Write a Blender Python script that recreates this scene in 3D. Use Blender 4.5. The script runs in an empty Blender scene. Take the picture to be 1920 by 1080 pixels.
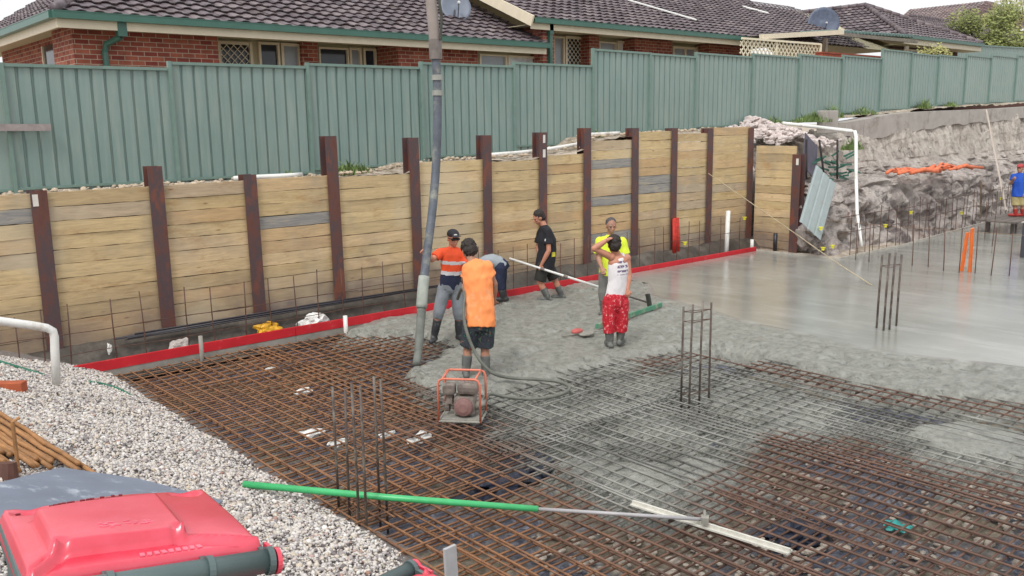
import bpy, bmesh, math, random
import numpy as np
from mathutils import Vector, Matrix, noise as mnoise
R = math.radians
random.seed(7); RNG = np.random.default_rng(7)
sc = bpy.context.scene
COL = sc.collection
# ------------------------------------------------------------------ camera
CAMH = 3.2
FPX = 1650.0; PITCH = math.atan(306/1650); ROLL = math.atan(0.0148); AZ = R(49.1)
_h = Vector((math.cos(AZ), math.sin(AZ), 0)); _r = Vector((math.sin(AZ), -math.cos(AZ), 0)); _z = Vector((0, 0, 1))
_fw = _h*math.cos(PITCH) - _z*math.sin(PITCH); _up = _h*math.sin(PITCH) + _z*math.cos(PITCH)
_rt = _r*math.cos(ROLL) - _up*math.sin(ROLL); _uc = _r*math.sin(ROLL) + _up*math.cos(ROLL)
CAM = Vector((0, 0, CAMH))
cd = bpy.data.cameras.new('camera'); co = bpy.data.objects.new('camera', cd); COL.objects.link(co)
m3 = Matrix((_rt, _uc, -_fw)).transposed()
co.matrix_world = Matrix.Translation(CAM) @ m3.to_4x4()
cd.sensor_width = 36; cd.lens = 36*FPX/1920; cd.clip_start = 0.1; cd.clip_end = 2000
sc.camera = co
# ------------------------------------------------------------------ light: bright overcast day
SUN_EL = R(52); SUN_AZ = R(205)      # direction the light comes from (world angle from +x)
w = bpy.data.worlds.new("World"); sc.world = w; w.use_nodes = True
nt = w.node_tree; nt.nodes.clear()
sky = nt.nodes.new('ShaderNodeTexSky'); sky.sky_type = 'NISHITA'; sky.sun_disc = False
sky.sun_elevation = SUN_EL; sky.sun_rotation = R(90) - SUN_AZ
sky.air_density = 1.0; sky.dust_density = 6.0; sky.ozone_density = 0.5
hs = nt.nodes.new('ShaderNodeHueSaturation'); hs.inputs['Saturation'].default_value = 0.10
gm = nt.nodes.new('ShaderNodeMixRGB'); gm.blend_type = 'MIX'; gm.inputs[0].default_value = 0.65
gm.inputs[2].default_value = (10.4, 10.5, 10.7, 1)     # cloud deck
bg = nt.nodes.new('ShaderNodeBackground'); bg.inputs[1].default_value = 0.13
wo = nt.nodes.new('ShaderNodeOutputWorld')
nt.links.new(sky.outputs[0], hs.inputs['Color']); nt.links.new(hs.outputs[0], gm.inputs[1])
nt.links.new(gm.outputs[0], bg.inputs[0]); nt.links.new(bg.outputs[0], wo.inputs[0])
sl = bpy.data.lights.new('sun', 'SUN'); sl.energy = 1.5; sl.angle = R(12); sl.color = (1, .965, .91)
so = bpy.data.objects.new('sun', sl); COL.objects.link(so)
sd = Vector((math.cos(SUN_AZ)*math.cos(SUN_EL), math.sin(SUN_AZ)*math.cos(SUN_EL), math.sin(SUN_EL)))
so.rotation_euler = sd.to_track_quat('Z', 'Y').to_euler()
sc.view_settings.view_transform = 'Standard'; sc.view_settings.look = 'None'
sc.view_settings.exposure = 0.03; sc.view_settings.gamma = 1
# ------------------------------------------------------------------ helpers
def ray(px, py): return _fw*FPX + _rt*(px-960) - _uc*(py-540)
def onz(px, py, z=0.0):
    d = ray(px, py); return CAM + d*((z-CAMH)/d.z)
def ony(px, py, y):
    d = ray(px, py); return CAM + d*(y/d.y)
def onx(px, py, x):
    d = ray(px, py); return CAM + d*(x/d.x)
def L(c):   # sRGB 0-255 -> linear
    return tuple(((v/255)/12.92 if v/255 <= .04045 else ((v/255+.055)/1.055)**2.4) for v in c)
def tag(o, label=None, cat=None, group=None, kind=None):
    if label: o['label'] = label
    if cat: o['category'] = cat
    if group: o['group'] = group
    if kind: o['kind'] = kind
    return o
def empty(name, loc=(0, 0, 0), label=None, cat=None, group=None, rz=0):
    o = bpy.data.objects.new(name, None); COL.objects.link(o); o.location = loc; o.rotation_euler = (0, 0, rz)
    o.empty_display_size = .1
    return tag(o, label, cat, group)
def frame(axis):
    a = Vector(axis).normalized(); t = Vector((0, 0, 1)) if abs(a.z) < .9 else Vector((1, 0, 0))
    u = a.cross(t).normalized(); return u, a.cross(u).normalized()
class MB:
    def __init__(s): s.v = []; s.f = []; s.m = []
    def add(s, vs, fs, mi=0):
        n = len(s.v); s.v += [tuple(v) for v in vs]; s.f += [tuple(i+n for i in f) for f in fs]; s.m += [mi]*len(fs)
    def box(s, c, d, rz=0, mi=0, mat=None):
        c = Vector(c); M = mat if mat is not None else Matrix.Rotation(rz, 3, 'Z')
        vs = [c + M @ Vector((x*d[0]/2, y*d[1]/2, z*d[2]/2)) for x in (-1, 1) for y in (-1, 1) for z in (-1, 1)]
        s.add(vs, [(0, 1, 3, 2), (4, 6, 7, 5), (0, 4, 5, 1), (2, 3, 7, 6), (0, 2, 6, 4), (1, 5, 7, 3)], mi); return s
    def beam(s, a, b, wd, ht, up=(0, 0, 1), mi=0):
        a = Vector(a); b = Vector(b); x = (b-a); l = x.length; x.normalize(); y = Vector(up).cross(x).normalized(); z = x.cross(y)
        M = Matrix((x, y, z)).transposed(); return s.box((a+b)/2, (l, wd, ht), mat=M, mi=mi)
    def tube(s, pts, r, n=8, caps=True, mi=0):
        pts = [Vector(p) for p in pts]; rs = r if isinstance(r, (list, tuple)) else [r]*len(pts)
        vs = []; u = None
        for i, p in enumerate(pts):
            t = (pts[min(i+1, len(pts)-1)] - pts[max(i-1, 0)]).normalized()
            if u is None: u, _ = frame(t)
            u = (u - t*u.dot(t)).normalized(); v = t.cross(u)
            for k in range(n):
                a = 2*math.pi*k/n; vs.append(p + (u*math.cos(a) + v*math.sin(a))*rs[i])
        fs = []
        for i in range(len(pts)-1):
            for k in range(n):
                a = i*n+k; b = i*n+(k+1) % n; fs.append((a, b, b+n, a+n))
        if caps: fs.append(tuple(range(n-1, -1, -1))); fs.append(tuple((len(pts)-1)*n+k for k in range(n)))
        s.add(vs, fs, mi); return s
    def loft(s, rings, n=20, mi=0):      # ring = (center, a, b, side, front)
        vs = []
        for c, a, b, sd_, fr in rings:
            for k in range(n):
                t = 2*math.pi*k/n; vs.append(Vector(c) + Vector(sd_)*a*math.cos(t) + Vector(fr)*b*math.sin(t))
        fs = []
        for i in range(len(rings)-1):
            for k in range(n):
                a = i*n+k; b = i*n+(k+1) % n; fs.append((a, b, b+n, a+n))
        fs.append(tuple(range(n-1, -1, -1))); fs.append(tuple((len(rings)-1)*n+k for k in range(n)))
        s.add(vs, fs, mi); return s
    def ell(s, c, rad, M=None, nu=16, nv=10, mi=0):
        M = M or Matrix.Identity(3); c = Vector(c); vs = [c + M @ Vector((0, 0, rad[2]))]
        for j in range(1, nv):
            t = math.pi*j/nv
            for k in range(nu):
                a = 2*math.pi*k/nu
                vs.append(c + M @ Vector((rad[0]*math.sin(t)*math.cos(a), rad[1]*math.sin(t)*math.sin(a), rad[2]*math.cos(t))))
        vs.append(c + M @ Vector((0, 0, -rad[2]))); fs = []
        for k in range(nu): fs.append((0, 1+k, 1+(k+1) % nu))
        for j in range(nv-2):
            for k in range(nu):
                a = 1+j*nu+k; b = 1+j*nu+(k+1) % nu; fs.append((a, a+nu, b+nu, b))
        e = len(vs)-1; q = 1+(nv-2)*nu
        for k in range(nu): fs.append((q+k, e, q+(k+1) % nu))
        s.add(vs, fs, mi); return s
    def cap(s, a, ra, b, rb, n=14, mi=0):      # tapered capsule
        a = Vector(a); b = Vector(b); t = (b-a).normalized(); pts = []; rs = []
        for k in range(5, 0, -1):
            th = math.pi/2*k/5; pts.append(a - t*ra*math.sin(th)*.999); rs.append(max(ra*math.cos(th), 1e-4))
        pts.append(a); rs.append(ra); pts.append(b); rs.append(rb)
        for k in range(1, 6):
            th = math.pi/2*k/5; pts.append(b + t*rb*math.sin(th)*.999); rs.append(max(rb*math.cos(th), 1e-4))
        s.tube(pts, rs, n, True, mi); return s
    def build(s, name, mats, parent=None, smooth=False, bevel=0):
        me = bpy.data.meshes.new(name); me.from_pydata(s.v, [], s.f)
        mats = mats if isinstance(mats, (list, tuple)) else [mats]
        for m in mats: me.materials.append(m)
        if len(mats) > 1: me.polygons.foreach_set('material_index', s.m)
        if smooth: me.polygons.foreach_set('use_smooth', [True]*len(me.polygons))
        me.update()
        o = bpy.data.objects.new(name, me); COL.objects.link(o)
        if parent: o.parent = parent; o.matrix_parent_inverse = parent.matrix_basis.inverted()
        if bevel:
            b = o.modifiers.new('bevel', 'BEVEL'); b.width = bevel; b.segments = 2; b.limit_method = 'ANGLE'
        return o
def rebase(o):
    """give a single-mesh thing an origin at its own base"""
    me = o.data; n = len(me.vertices); c = np.empty(n*3); me.vertices.foreach_get('co', c); c = c.reshape(-1, 3)
    p = np.array([(c[:, 0].min()+c[:, 0].max())/2, (c[:, 1].min()+c[:, 1].max())/2, c[:, 2].min()])
    c -= p; me.vertices.foreach_set('co', c.ravel()); o.location = p; me.update(); return o
def copy_tree(o, parent=None):
    c = o.copy(); COL.objects.link(c)
    if parent: c.parent = parent
    for ch in list(o.children): copy_tree(ch, c)
    return c
# numpy value noise
_perm = RNG.random((256, 256))
def vnoise(x, y, sc_=1.0):
    x = np.asarray(x, float)/sc_ + 1000; y = np.asarray(y, float)/sc_ + 1000
    xi = np.floor(x).astype(int); yi = np.floor(y).astype(int); fx = x-xi; fy = y-yi
    fx = fx*fx*(3-2*fx); fy = fy*fy*(3-2*fy)
    g = lambda a, b: _perm[a % 256, b % 256]
    return ((g(xi, yi)*(1-fx)+g(xi+1, yi)*fx)*(1-fy) + (g(xi, yi+1)*(1-fx)+g(xi+1, yi+1)*fx)*fy)*2-1
def fbm(x, y, s0, o=4):
    t = 0; a = 1; n = 0
    for i in range(o):
        t = t + a*vnoise(x+i*17.3, y-i*9.1, s0); n += a; a *= .55; s0 *= .5
    return t/n
def sstep(a, b, x):
    t = np.clip((x-a)/(b-a), 0, 1); return t*t*(3-2*t)
def sdpoly(P, x, y):     # signed distance, positive inside
    x = np.asarray(x, float); y = np.asarray(y, float); d = np.full(x.shape, 1e9); ins = np.zeros(x.shape, bool)
    n = len(P)
    for i in range(n):
        ax, ay = P[i]; bx, by = P[(i+1) % n]; ex, ey = bx-ax, by-ay
        t = np.clip(((x-ax)*ex+(y-ay)*ey)/(ex*ex+ey*ey+1e-12), 0, 1)
        d = np.minimum(d, np.hypot(x-ax-t*ex, y-ay-t*ey))
        c = ((ay > y) != (by > y)); xx = ax+(y-ay)/(by-ay+1e-12)*ex; ins ^= (c & (x < xx))
    return np.where(ins, d, -d)
def grid_mesh(name, X, Y, Z, mats, attrs=None, smooth=True, keep=None):
    ny, nx = X.shape; me = bpy.data.meshes.new(name)
    v = np.stack([X, Y, Z], -1).reshape(-1, 3)
    a = (np.arange(ny-1)[:, None]*nx + np.arange(nx-1)[None, :])
    f = np.stack([a, a+1, a+1+nx, a+nx], -1).reshape(-1, 4)
    if keep is not None: f = f[keep.reshape(-1)]
    me.vertices.add(len(v)); me.vertices.foreach_set('co', v.ravel())
    me.loops.add(f.size); me.loops.foreach_set('vertex_index', f.ravel().astype(np.int32))
    me.polygons.add(len(f)); me.polygons.foreach_set('loop_start', np.arange(0, f.size, 4, dtype=np.int32))
    me.polygons.foreach_set('use_smooth', np.full(len(f), smooth))
    for k, val in (attrs or {}).items():
        at = me.attributes.new(k, 'FLOAT', 'POINT'); at.data.foreach_set('value', np.asarray(val, np.float32).ravel())
    me.update(calc_edges=True); me.validate()
    for m in (mats if isinstance(mats, (list, tuple)) else [mats]): me.materials.append(m)
    o = bpy.data.objects.new(name, me); COL.objects.link(o); return o
# ------------------------------------------------------------------ materials
class NT:
    def __init__(s, name):
        s.m = bpy.data.materials.new(name); s.m.use_nodes = True; s.t = s.m.node_tree; s.b = s.t.nodes['Principled BSDF']
        g = s.n('ShaderNodeNewGeometry'); s.pos = g.outputs['Position']; s.isl = g.outputs['Random Per Island']
    def n(s, k, **kw):
        x = s.t.nodes.new(k)
        for a, b in kw.items(): setattr(x, a, b)
        return x
    def lk(s, a, b): s.t.links.new(a, b)
    def vec(s, sc_=(1, 1, 1), src=None):
        x = s.n('ShaderNodeMapping'); x.inputs['Scale'].default_value = sc_; s.lk(src or s.pos, x.inputs[0]); return x.outputs[0]
    def noise(s, scale, detail=5, rough=.6, v=None, dist=0):
        x = s.n('ShaderNodeTexNoise'); x.inputs['Scale'].default_value = scale; x.inputs['Detail'].default_value = detail
        x.inputs['Roughness'].default_value = rough; x.inputs['Distortion'].default_value = dist
        s.lk(v or s.pos, x.inputs['Vector']); return x.outputs['Fac']
    def ramp(s, fac, stops):
        x = s.n('ShaderNodeValToRGB'); s.lk(fac, x.inputs[0]); e = x.color_ramp.elements
        while len(e) < len(stops): e.new(.5)
        for k, (p, c) in enumerate(stops):
            e[k].position = p; e[k].color = (c, c, c, 1) if isinstance(c, (int, float)) else (*c[:3], 1)
        return x.outputs[0]
    def mix(s, f, a, b, mode='MIX'):
        x = s.n('ShaderNodeMixRGB', blend_type=mode)
        for i, q in ((0, f), (1, a), (2, b)):
            if isinstance(q, (int, float)): x.inputs[i].default_value = q if i == 0 else (q, q, q, 1)
            elif isinstance(q, tuple): x.inputs[i].default_value = (*q[:3], 1)
            else: s.lk(q, x.inputs[i])
        return x.outputs[0]
    def math(s, op, a, b=0.0):
        x = s.n('ShaderNodeMath', operation=op)
        for i, q in ((0, a), (1, b)):
            if isinstance(q, (int, float)): x.inputs[i].default_value = q
            else: s.lk(q, x.inputs[i])
        return x.outputs[0]
    def attr(s, name):
        x = s.n('ShaderNodeAttribute'); x.attribute_name = name; return x.outputs['Fac']
    def bump(s, h, strength=.5, dist=.01, prev=None):
        x = s.n('ShaderNodeBump'); x.inputs['Strength'].default_value = strength; x.inputs['Distance'].default_value = dist
        s.lk(h, x.inputs['Height'])
        if prev: s.lk(prev, x.inputs['Normal'])
        s.lk(x.outputs[0], s.b.inputs['Normal']); return x.outputs[0]
    def out(s, col=None, rough=None, metal=None, spec=None):
        for k, q in (('Base Color', col), ('Roughness', rough), ('Metallic', metal), ('Specular IOR Level', spec)):
            if q is None: continue
            i = s.b.inputs[k]
            if isinstance(q, (int, float)): i.default_value = q
            elif isinstance(q, tuple): i.default_value = (*q[:3], 1)
            else: s.lk(q, i)
        return s.m
_mc = {}
def simple(name, c, rough=.6, metal=0, var=.25, scale=6, bump=.15, dirt=None, dirtscale=3, dirtamt=.5, bs=40):
    if name in _mc: return _mc[name]
    t = NT(name); c = L(c) if max(c) > 1 else c
    n = t.noise(scale); lo = tuple(v*(1-var) for v in c); hi = tuple(min(1, v*(1+var*.8)) for v in c)
    col = t.ramp(n, [(.3, lo), (.7, hi)])
    if dirt:
        d = L(dirt) if max(dirt) > 1 else dirt
        col = t.mix(t.ramp(t.noise(dirtscale, 6, .7), [(.62-dirtamt*.3, 0.0), (.72-dirtamt*.1, 1.0)]), col, d)
    if bump: t.bump(t.noise(bs, 3), bump, .004)
    _mc[name] = t.out(col, rough, metal); return _mc[name]

# timber sleepers
def m_timber():
    t = NT('treated pine'); oi = t.n('ShaderNodeObjectInfo')
    base = t.ramp(oi.outputs['Random'], [(0, L((172, 150, 116))), (.18, L((206, 182, 140))), (.4, L((194, 170, 128))), (.6, L((212, 186, 148))), (.8, L((194, 162, 120))), (1, L((182, 168, 148)))])
    v = t.vec((1.3, 1.3, 16)); g = t.noise(1.6, 6, .65, v, 1.2)
    col = t.mix(.55, base, t.ramp(g, [(.3, .32), (.7, .95)]), 'MULTIPLY'); col = t.mix(.5, col, (1.42, 1.42, 1.36), 'MULTIPLY')
    kn = t.n('ShaderNodeTexVoronoi'); kn.inputs['Scale'].default_value = 1.0; t.lk(t.vec((1.6, 1.6, 5)), kn.inputs['Vector'])
    col = t.mix(t.ramp(kn.outputs['Distance'], [(.02, .75), (.09, 0.0)]), col, L((110, 72, 35)))
    col = t.mix(t.math('MULTIPLY', t.ramp(t.noise(.9, 4, .6), [(.52, 0.0), (.7, .55)]), 1.0), col, L((150, 140, 125)))
    col = t.mix(t.attr('dark') , col, L((96, 96, 102)))
    # mud and wet staining near the foot of the wall
    sp = t.n('ShaderNodeSeparateXYZ'); t.lk(t.pos, sp.inputs[0])
    zz = t.math('ADD', sp.outputs['Z'], t.math('MULTIPLY', t.noise(1.3, 5), 1.0))
    col = t.mix(t.ramp(t.math('MULTIPLY', zz, .42), [(.34, .78), (.60, 0.0)]), col, t.ramp(t.noise(2.2, 5, .7), [(.35, L((104, 94, 96))), (.65, L((142, 124, 106)))]))
    col = t.mix(t.ramp(t.noise(1.7, 6, .75, t.vec((1, 1, 3))), [(.55, 0.0), (.68, .5)]), col, L((158, 118, 74)))
    col = t.mix(t.ramp(t.noise(.55, 3, .6), [(.54, 0.0), (.66, .45)]), col, L((206, 192, 164)))
    t.bump(t.noise(2.2, 6, .7, v), .5, .008)
    return t.out(col, .8)
def m_timber_grey():
    t = NT('weathered pine'); v = t.vec((1.3, 1.3, 16)); g = t.noise(1.6, 6, .65, v, 1.2)
    col = t.ramp(g, [(.3, L((118, 116, 118))), (.52, L((150, 147, 142))), (.72, L((176, 164, 138)))])
    t.bump(t.noise(2.2, 6, .7, v), .5, .008); return t.out(col, .8)
TIMBER = m_timber(); TIMBERG = m_timber_grey()
def m_rust_post():
    t = NT('rusty red oxide steel')
    col = t.ramp(t.noise(2.2, 7, .7, t.vec((1, 1, .5))), [(.25, L((68, 44, 42))), (.42, L((104, 64, 54))), (.52, L((78, 66, 70))), (.62, L((122, 70, 52))), (.75, L((88, 56, 50)))])
    t.bump(t.noise(30, 4), .3, .004); return t.out(col, .62, .0)
POST = m_rust_post()
def m_rebar(name, coated):
    t = NT(name)
    rust = t.ramp(t.noise(3.0, 6, .7), [(.25, L((62, 46, 38))), (.40, L((104, 76, 58))), (.52, L((146, 104, 72))), (.62, L((112, 80, 62))), (.75, L((78, 58, 50)))])
    sx = t.n('ShaderNodeSeparateXYZ'); t.lk(t.pos, sx.inputs[0]); gx = t.math('ADD', t.math('MULTIPLY', t.math('SUBTRACT', sx.outputs['X'], t.math('MULTIPLY', sx.outputs['Y'], .35)), .30), t.math('MULTIPLY', t.noise(.6, 4, .6), 1.2)); big = t.ramp(t.math('MULTIPLY', gx, .5), [(.62, 0.0), (.88, 1.0)]); rust = t.mix(t.math('MULTIPLY', big, .75), rust, t.ramp(t.noise(4, 5), [(.3, L((60, 50, 50))), (.7, L((108, 84, 76)))]))
    if coated:
        a = t.math('ADD', t.attr('coat'), t.math('MULTIPLY', t.math('SUBTRACT', t.noise(5, 5, .7), .5), .7))
        gcol = t.ramp(t.noise(1.3, 4), [(.35, L((84, 83, 78))), (.62, L((146, 146, 140)))])
        col = t.mix(t.ramp(a, [(.30, 0.0), (.62, 1.0)]), rust, gcol)
    else: col = rust
    return t.out(col, .75)
MESHBAR = m_rebar('rusty mesh wire', True); REBAR = m_rebar('rusty rebar', False)
STARTER = simple('dark rusted bar', (92, 66, 56), .7, var=.4, scale=8)
CAGEBAR = simple('dark steel bar', (84, 72, 66), .6, var=.4, scale=6, dirt=(128, 122, 112), dirtscale=5)
def m_fence():
    t = NT('green steel sheet')
    col = t.ramp(t.noise(.6, 4), [(.3, L((120, 142, 137))), (.7, L((132, 152, 147)))])
    oi = t.n('ShaderNodeObjectInfo'); col = t.mix(.7, col, t.ramp(oi.outputs['Random'], [(0, (.86, .9, .92)), (1, (1.08, 1.04, 1.03))]), 'MULTIPLY')
    st = t.noise(2.0, 5, .6, t.vec((6, 6, .5)))
    col = t.mix(t.ramp(st, [(.45, 0.0), (.75, .4)]), col, L((160, 168, 158)))
    t.bump(t.noise(1.5, 2, .5), .35, .03)
    return t.out(col, .42, .0)
FENCE = m_fence(); FENCEP = simple('green fence post', (112, 136, 128), .45, var=.1)
def m_concrete():
    t = NT('wet concrete'); sm = t.attr('smooth_finish')
    fin = t.ramp(t.noise(.55, 5, .6), [(.3, L((130, 131, 124))), (.7, L((154, 154, 148)))])
    st = t.n('ShaderNodeMapping'); st.inputs['Scale'].default_value = (1.6, .35, 1); st.inputs['Rotation'].default_value = (0, 0, .5); t.lk(t.pos, st.inputs[0])
    fin = t.mix(t.ramp(t.noise(1.6, 5, .7, st.outputs[0]), [(.5, 0.0), (.75, .3)]), fin, L((200, 200, 198))); fin = t.mix(t.ramp(t.noise(3.4, 6, .75, st.outputs[0]), [(.56, 0.0), (.7, .35)]), fin, L((140, 140, 136)))
    rg = t.ramp(t.noise(7, 8, .75), [(.30, L((112, 113, 106))), (.48, L((154, 155, 147))), (.68, L((182, 183, 175)))])
    rg = t.mix(t.ramp(t.noise(16, 6, .8), [(.36, .7), (.46, 0.0)]), rg, L((84, 84, 78)))
    col = t.mix(sm, rg, fin)
    rr = t.mix(sm, .30, t.ramp(t.noise(1.2, 4, .6, st.outputs[0]), [(.3, .06), (.7, .22)]))
    hgt = t.math('MULTIPLY', t.math('ADD', t.noise(20, 7, .75), t.noise(60, 3, .7)), t.math('SUBTRACT', 1.03, sm))
    b1 = t.bump(hgt, .9, .035)
    b2 = t.bump(t.noise(2.4, 3, .5, st.outputs[0]), .13, .02, b1)
    return t.out(col, rr, 0, .5)
CONC = m_concrete()
def m_base():
    t = NT('membrane and mud')
    n1 = t.noise(1.1, 5, .6); n2 = t.noise(7, 6, .7)
    plastic = t.ramp(t.noise(5, 6, .75, None, 2), [(.33, L((40, 42, 50))), (.5, L((84, 88, 102))), (.68, L((150, 150, 158)))])
    mud = t.ramp(n2, [(.3, L((70, 62, 54))), (.5, L((118, 108, 92))), (.7, L((164, 154, 138)))])
    f = t.ramp(n1, [(.45, 1.0), (.56, 0.0)])
    col = t.mix(f, mud, plastic); t.bump(t.noise(8, 6, .7, None, 1.5), .8, .04)
    return t.out(col, t.mix(f, .8, .32))
BASE = m_base()
def m_gravel():
    t = NT('crushed pale stone')
    col = t.ramp(t.isl, [(0, L((92, 86, 86))), (.14, L((150, 143, 142))), (.32, L((192, 186, 182))), (.6, L((214, 210, 205))), (.8, L((198, 184, 164))), (.93, L((232, 229, 226))), (1, L((160, 122, 108)))])
    col = t.mix(.35, col, t.ramp(t.noise(60, 4), [(.3, .7), (.7, 1.0)]), 'MULTIPLY'); return t.out(col, .85)
GRAVEL = m_gravel()
GRAVELB = simple('dusty gravel bed', (128, 120, 116), .95, var=.4, scale=30, bump=.6)
def m_dirt():
    t = NT('pale sandy fill'); col = t.ramp(t.noise(3.5, 8, .7), [(.25, L((104, 92, 76))), (.45, L((158, 144, 126))), (.6, L((196, 184, 170))), (.8, L((214, 206, 196)))])
    t.bump(t.noise(9, 8, .75), .9, .06); return t.out(col, .95)
DIRT = m_dirt()
def m_rock():
    t = NT('weathered sandstone')
    v = t.vec((1, 1, .55))
    col = t.ramp(t.noise(1.1, 9, .72, v, .6), [(.26, L((80, 72, 70))), (.39, L((152, 142, 138))), (.50, L((202, 192, 186))), (.70, L((232, 224, 216)))])
    st = t.noise(1.0, 6, .7, t.vec((3.2, 3.2, .35)))
    col = t.mix(t.ramp(st, [(.50, 0.0), (.62, .55)]), col, L((122, 108, 106)))
    col = t.mix(t.ramp(t.noise(.7, 5, .7), [(.55, 0.0), (.7, .5)]), col, L((168, 138, 120)))
    sp = t.n('ShaderNodeSeparateXYZ'); t.lk(t.pos, sp.inputs[0])
    zz = t.math('ADD', sp.outputs['Z'], t.math('MULTIPLY', t.noise(1.6, 5), .9))
    hi = t.ramp(t.math('MULTIPLY', zz, .25), [(.46, 0.0), (.66, .75)]); col = t.mix(hi, col, t.ramp(t.noise(2.2, 6, .7, t.vec((2.2, 2.2, .3))), [(.32, L((150, 138, 130))), (.46, L((206, 196, 184))), (.65, L((234, 226, 214)))])); dk = t.noise(2.6, 9, .8, t.vec((1, 1, .8))); col = t.mix(t.ramp(dk, [(.34, .85), (.46, 0.0)]), col, L((56, 48, 48)))
    b_ = t.bump(t.noise(3.2, 10, .78, v), 1.0, .2); t.bump(t.noise(14, 8, .75, v), .9, .05, b_); return t.out(col, .92)
ROCK = m_rock()
def m_brick():
    t = NT('red face brick'); sp = t.n('ShaderNodeSeparateXYZ'); t.lk(t.pos, sp.inputs[0])
    cb = t.n('ShaderNodeCombineXYZ'); t.lk(t.math('ADD', sp.outputs['X'], sp.outputs['Y']), cb.inputs[0]); t.lk(sp.outputs['Z'], cb.inputs[1])
    b = t.n('ShaderNodeTexBrick'); t.lk(cb.outputs[0], b.inputs['Vector']); b.inputs['Scale'].default_value = 1
    b.inputs['Brick Width'].default_value = .24; b.inputs['Row Height'].default_value = .086; b.inputs['Mortar Size'].default_value = .007
    b.inputs['Color1'].default_value = (*L((128, 58, 48)), 1); b.inputs['Color2'].default_value = (*L((168, 98, 76)), 1); b.inputs['Mortar'].default_value = (*L((176, 158, 140)), 1)
    b.inputs['Bias'].default_value = -.1; b.inputs['Mortar Smooth'].default_value = .1
    col = t.mix(.6, b.outputs['Color'], t.ramp(t.noise(5, 5), [(.3, .55), (.7, 1.15)]), 'MULTIPLY')
    t.bump(t.math('SUBTRACT', 1, b.outputs['Fac']), .5, .01); return t.out(col, .88)
BRICK = m_brick()
def m_tile(name='brown concrete roof tile', k=(1, 1, 1)):
    t = NT(name); f = lambda c: tuple(a*b for a, b in zip(L(c), k))
    col = t.ramp(t.isl, [(0, f((72, 62, 66))), (.3, f((100, 88, 92))), (.6, f((90, 80, 86))), (.85, f((122, 110, 112))), (1, f((80, 66, 66)))])
    col = t.mix(t.ramp(t.noise(2.5, 6, .7), [(.5, 0.0), (.75, .45)]), col, f((150, 140, 144)))
    t.bump(t.noise(50, 3), .2, .004); return t.out(col, .5)
TILE = m_tile(); TILE2 = m_tile('faded brown roof tile', (1.25, 1.05, .9))
CREAM = simple('cream paint', (222, 210, 186), .5, var=.06); GREEN = simple('dark green gutter', (62, 104, 92), .35, var=.1)
SOFFIT = simple('soffit board', (188, 180, 150), .7, var=.06); GLASS = simple('dark window glass', (48, 54, 62), .08, var=.3, scale=2, bump=0)
CURTAIN = simple('pale curtain glass', (150, 156, 164), .2, var=.2, scale=1.5, bump=0); WHITE = simple('white paint', (222, 222, 218), .45, var=.05)
PVC = simple('white pvc', (226, 226, 222), .35, var=.08, dirt=(180, 172, 160), dirtscale=2, dirtamt=.2)
REDF = simple('red formwork paint', (200, 34, 46), .5, var=.14, scale=3, dirt=(196, 90, 90), dirtscale=6, dirtamt=.15)
GREYF = simple('cement splashed board', (150, 146, 138), .85, var=.25, scale=5, bump=.4)
MUD = simple('damp dark soil', (74, 68, 62), .75, var=.45, scale=3, bump=.7, bs=16, dirt=(104, 98, 90), dirtscale=2)
STRIP = simple('grey footing concrete', (168, 162, 156), .85, var=.14, scale=2, bump=.5, dirt=(132, 124, 116), dirtscale=1.2, dirtamt=.3)
PALEP = simple('greenish hose rubber', (104, 118, 124), .6, var=.3, scale=5, dirt=(146, 152, 146), dirtscale=4, dirtamt=.3)
GRASSM = simple('grass blade', (112, 134, 76), .7, var=.5, scale=4, bump=0)
LEAF = simple('leaf green', (96, 118, 52), .65, var=.5, scale=1.5, bump=0)
BARK = simple('grey bark', (98, 84, 70), .9, var=.3)
CEM = simple('cement crust', (142, 140, 132), .9, var=.25, scale=12, bump=.6)
# ------------------------------------------------------------------ setting: slab, mesh zone, gravel
def PZ(pts, z=0): return [(onz(a, b, z).x, onz(a, b, z).y) for a, b in pts]
P_rough = PZ([(700, 596), (640, 622), (700, 618), (790, 622), (856, 640), (812, 664), (770, 690), (800, 716), (900, 722), (985, 705), (1080, 682), (1180, 662), (1270, 648), (1330, 640), (1400, 650), (1500, 678), (1600, 707), (1700, 724), (1800, 736), (1920, 742)]) + [(12.0, 2.0), (12.5, -4), (60, -4), (60, 20), (7, 20)]
P_coat = PZ([(900, 640), (812, 690), (850, 725), (925, 745), (965, 780), (1000, 835), (1080, 880), (1200, 925), (1330, 905), (1420, 860), (1470, 800), (1600, 795), (1700, 820), (1780, 868), (1920, 880)]) + [(9.6, 2), (10, -4), (60, -4), (60, 20), (8, 20)]
P_pud = PZ([(1690, 775), (1800, 768), (1920, 790), (2000, 800), (1990, 850), (1850, 845), (1730, 822)])
P_pud2 = PZ([(1180, 850), (1300, 835), (1380, 850), (1360, 880), (1250, 892), (1180, 878)])
P_strip = PZ([(1170, 664), (1270, 648), (1340, 640), (1500, 676), (1700, 724), (1960, 745), (1960, 785), (1800, 765), (1620, 745), (1480, 706), (1330, 668), (1180, 690)])
P_fin = PZ([(1195, 505), (1222, 555), (1300, 575), (1380, 600), (1480, 622), (1600, 651), (1750, 672), (1920, 691)]) + [(12.4, 1), (12.8, -4), (60, -4), (60, 20), (14, 20)]
def coat(x, y):
    st_ = sstep(-.10, .15, sdpoly(P_strip, x, y)+.12*fbm(x, y, .5, 3)); return np.maximum(sstep(-.8, .8, sdpoly(P_coat, x, y)+.7*fbm(x, y, 1.1, 4))*(1-.75*st_), sstep(-.15, .1, sdpoly(P_rough, x, y)))
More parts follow.
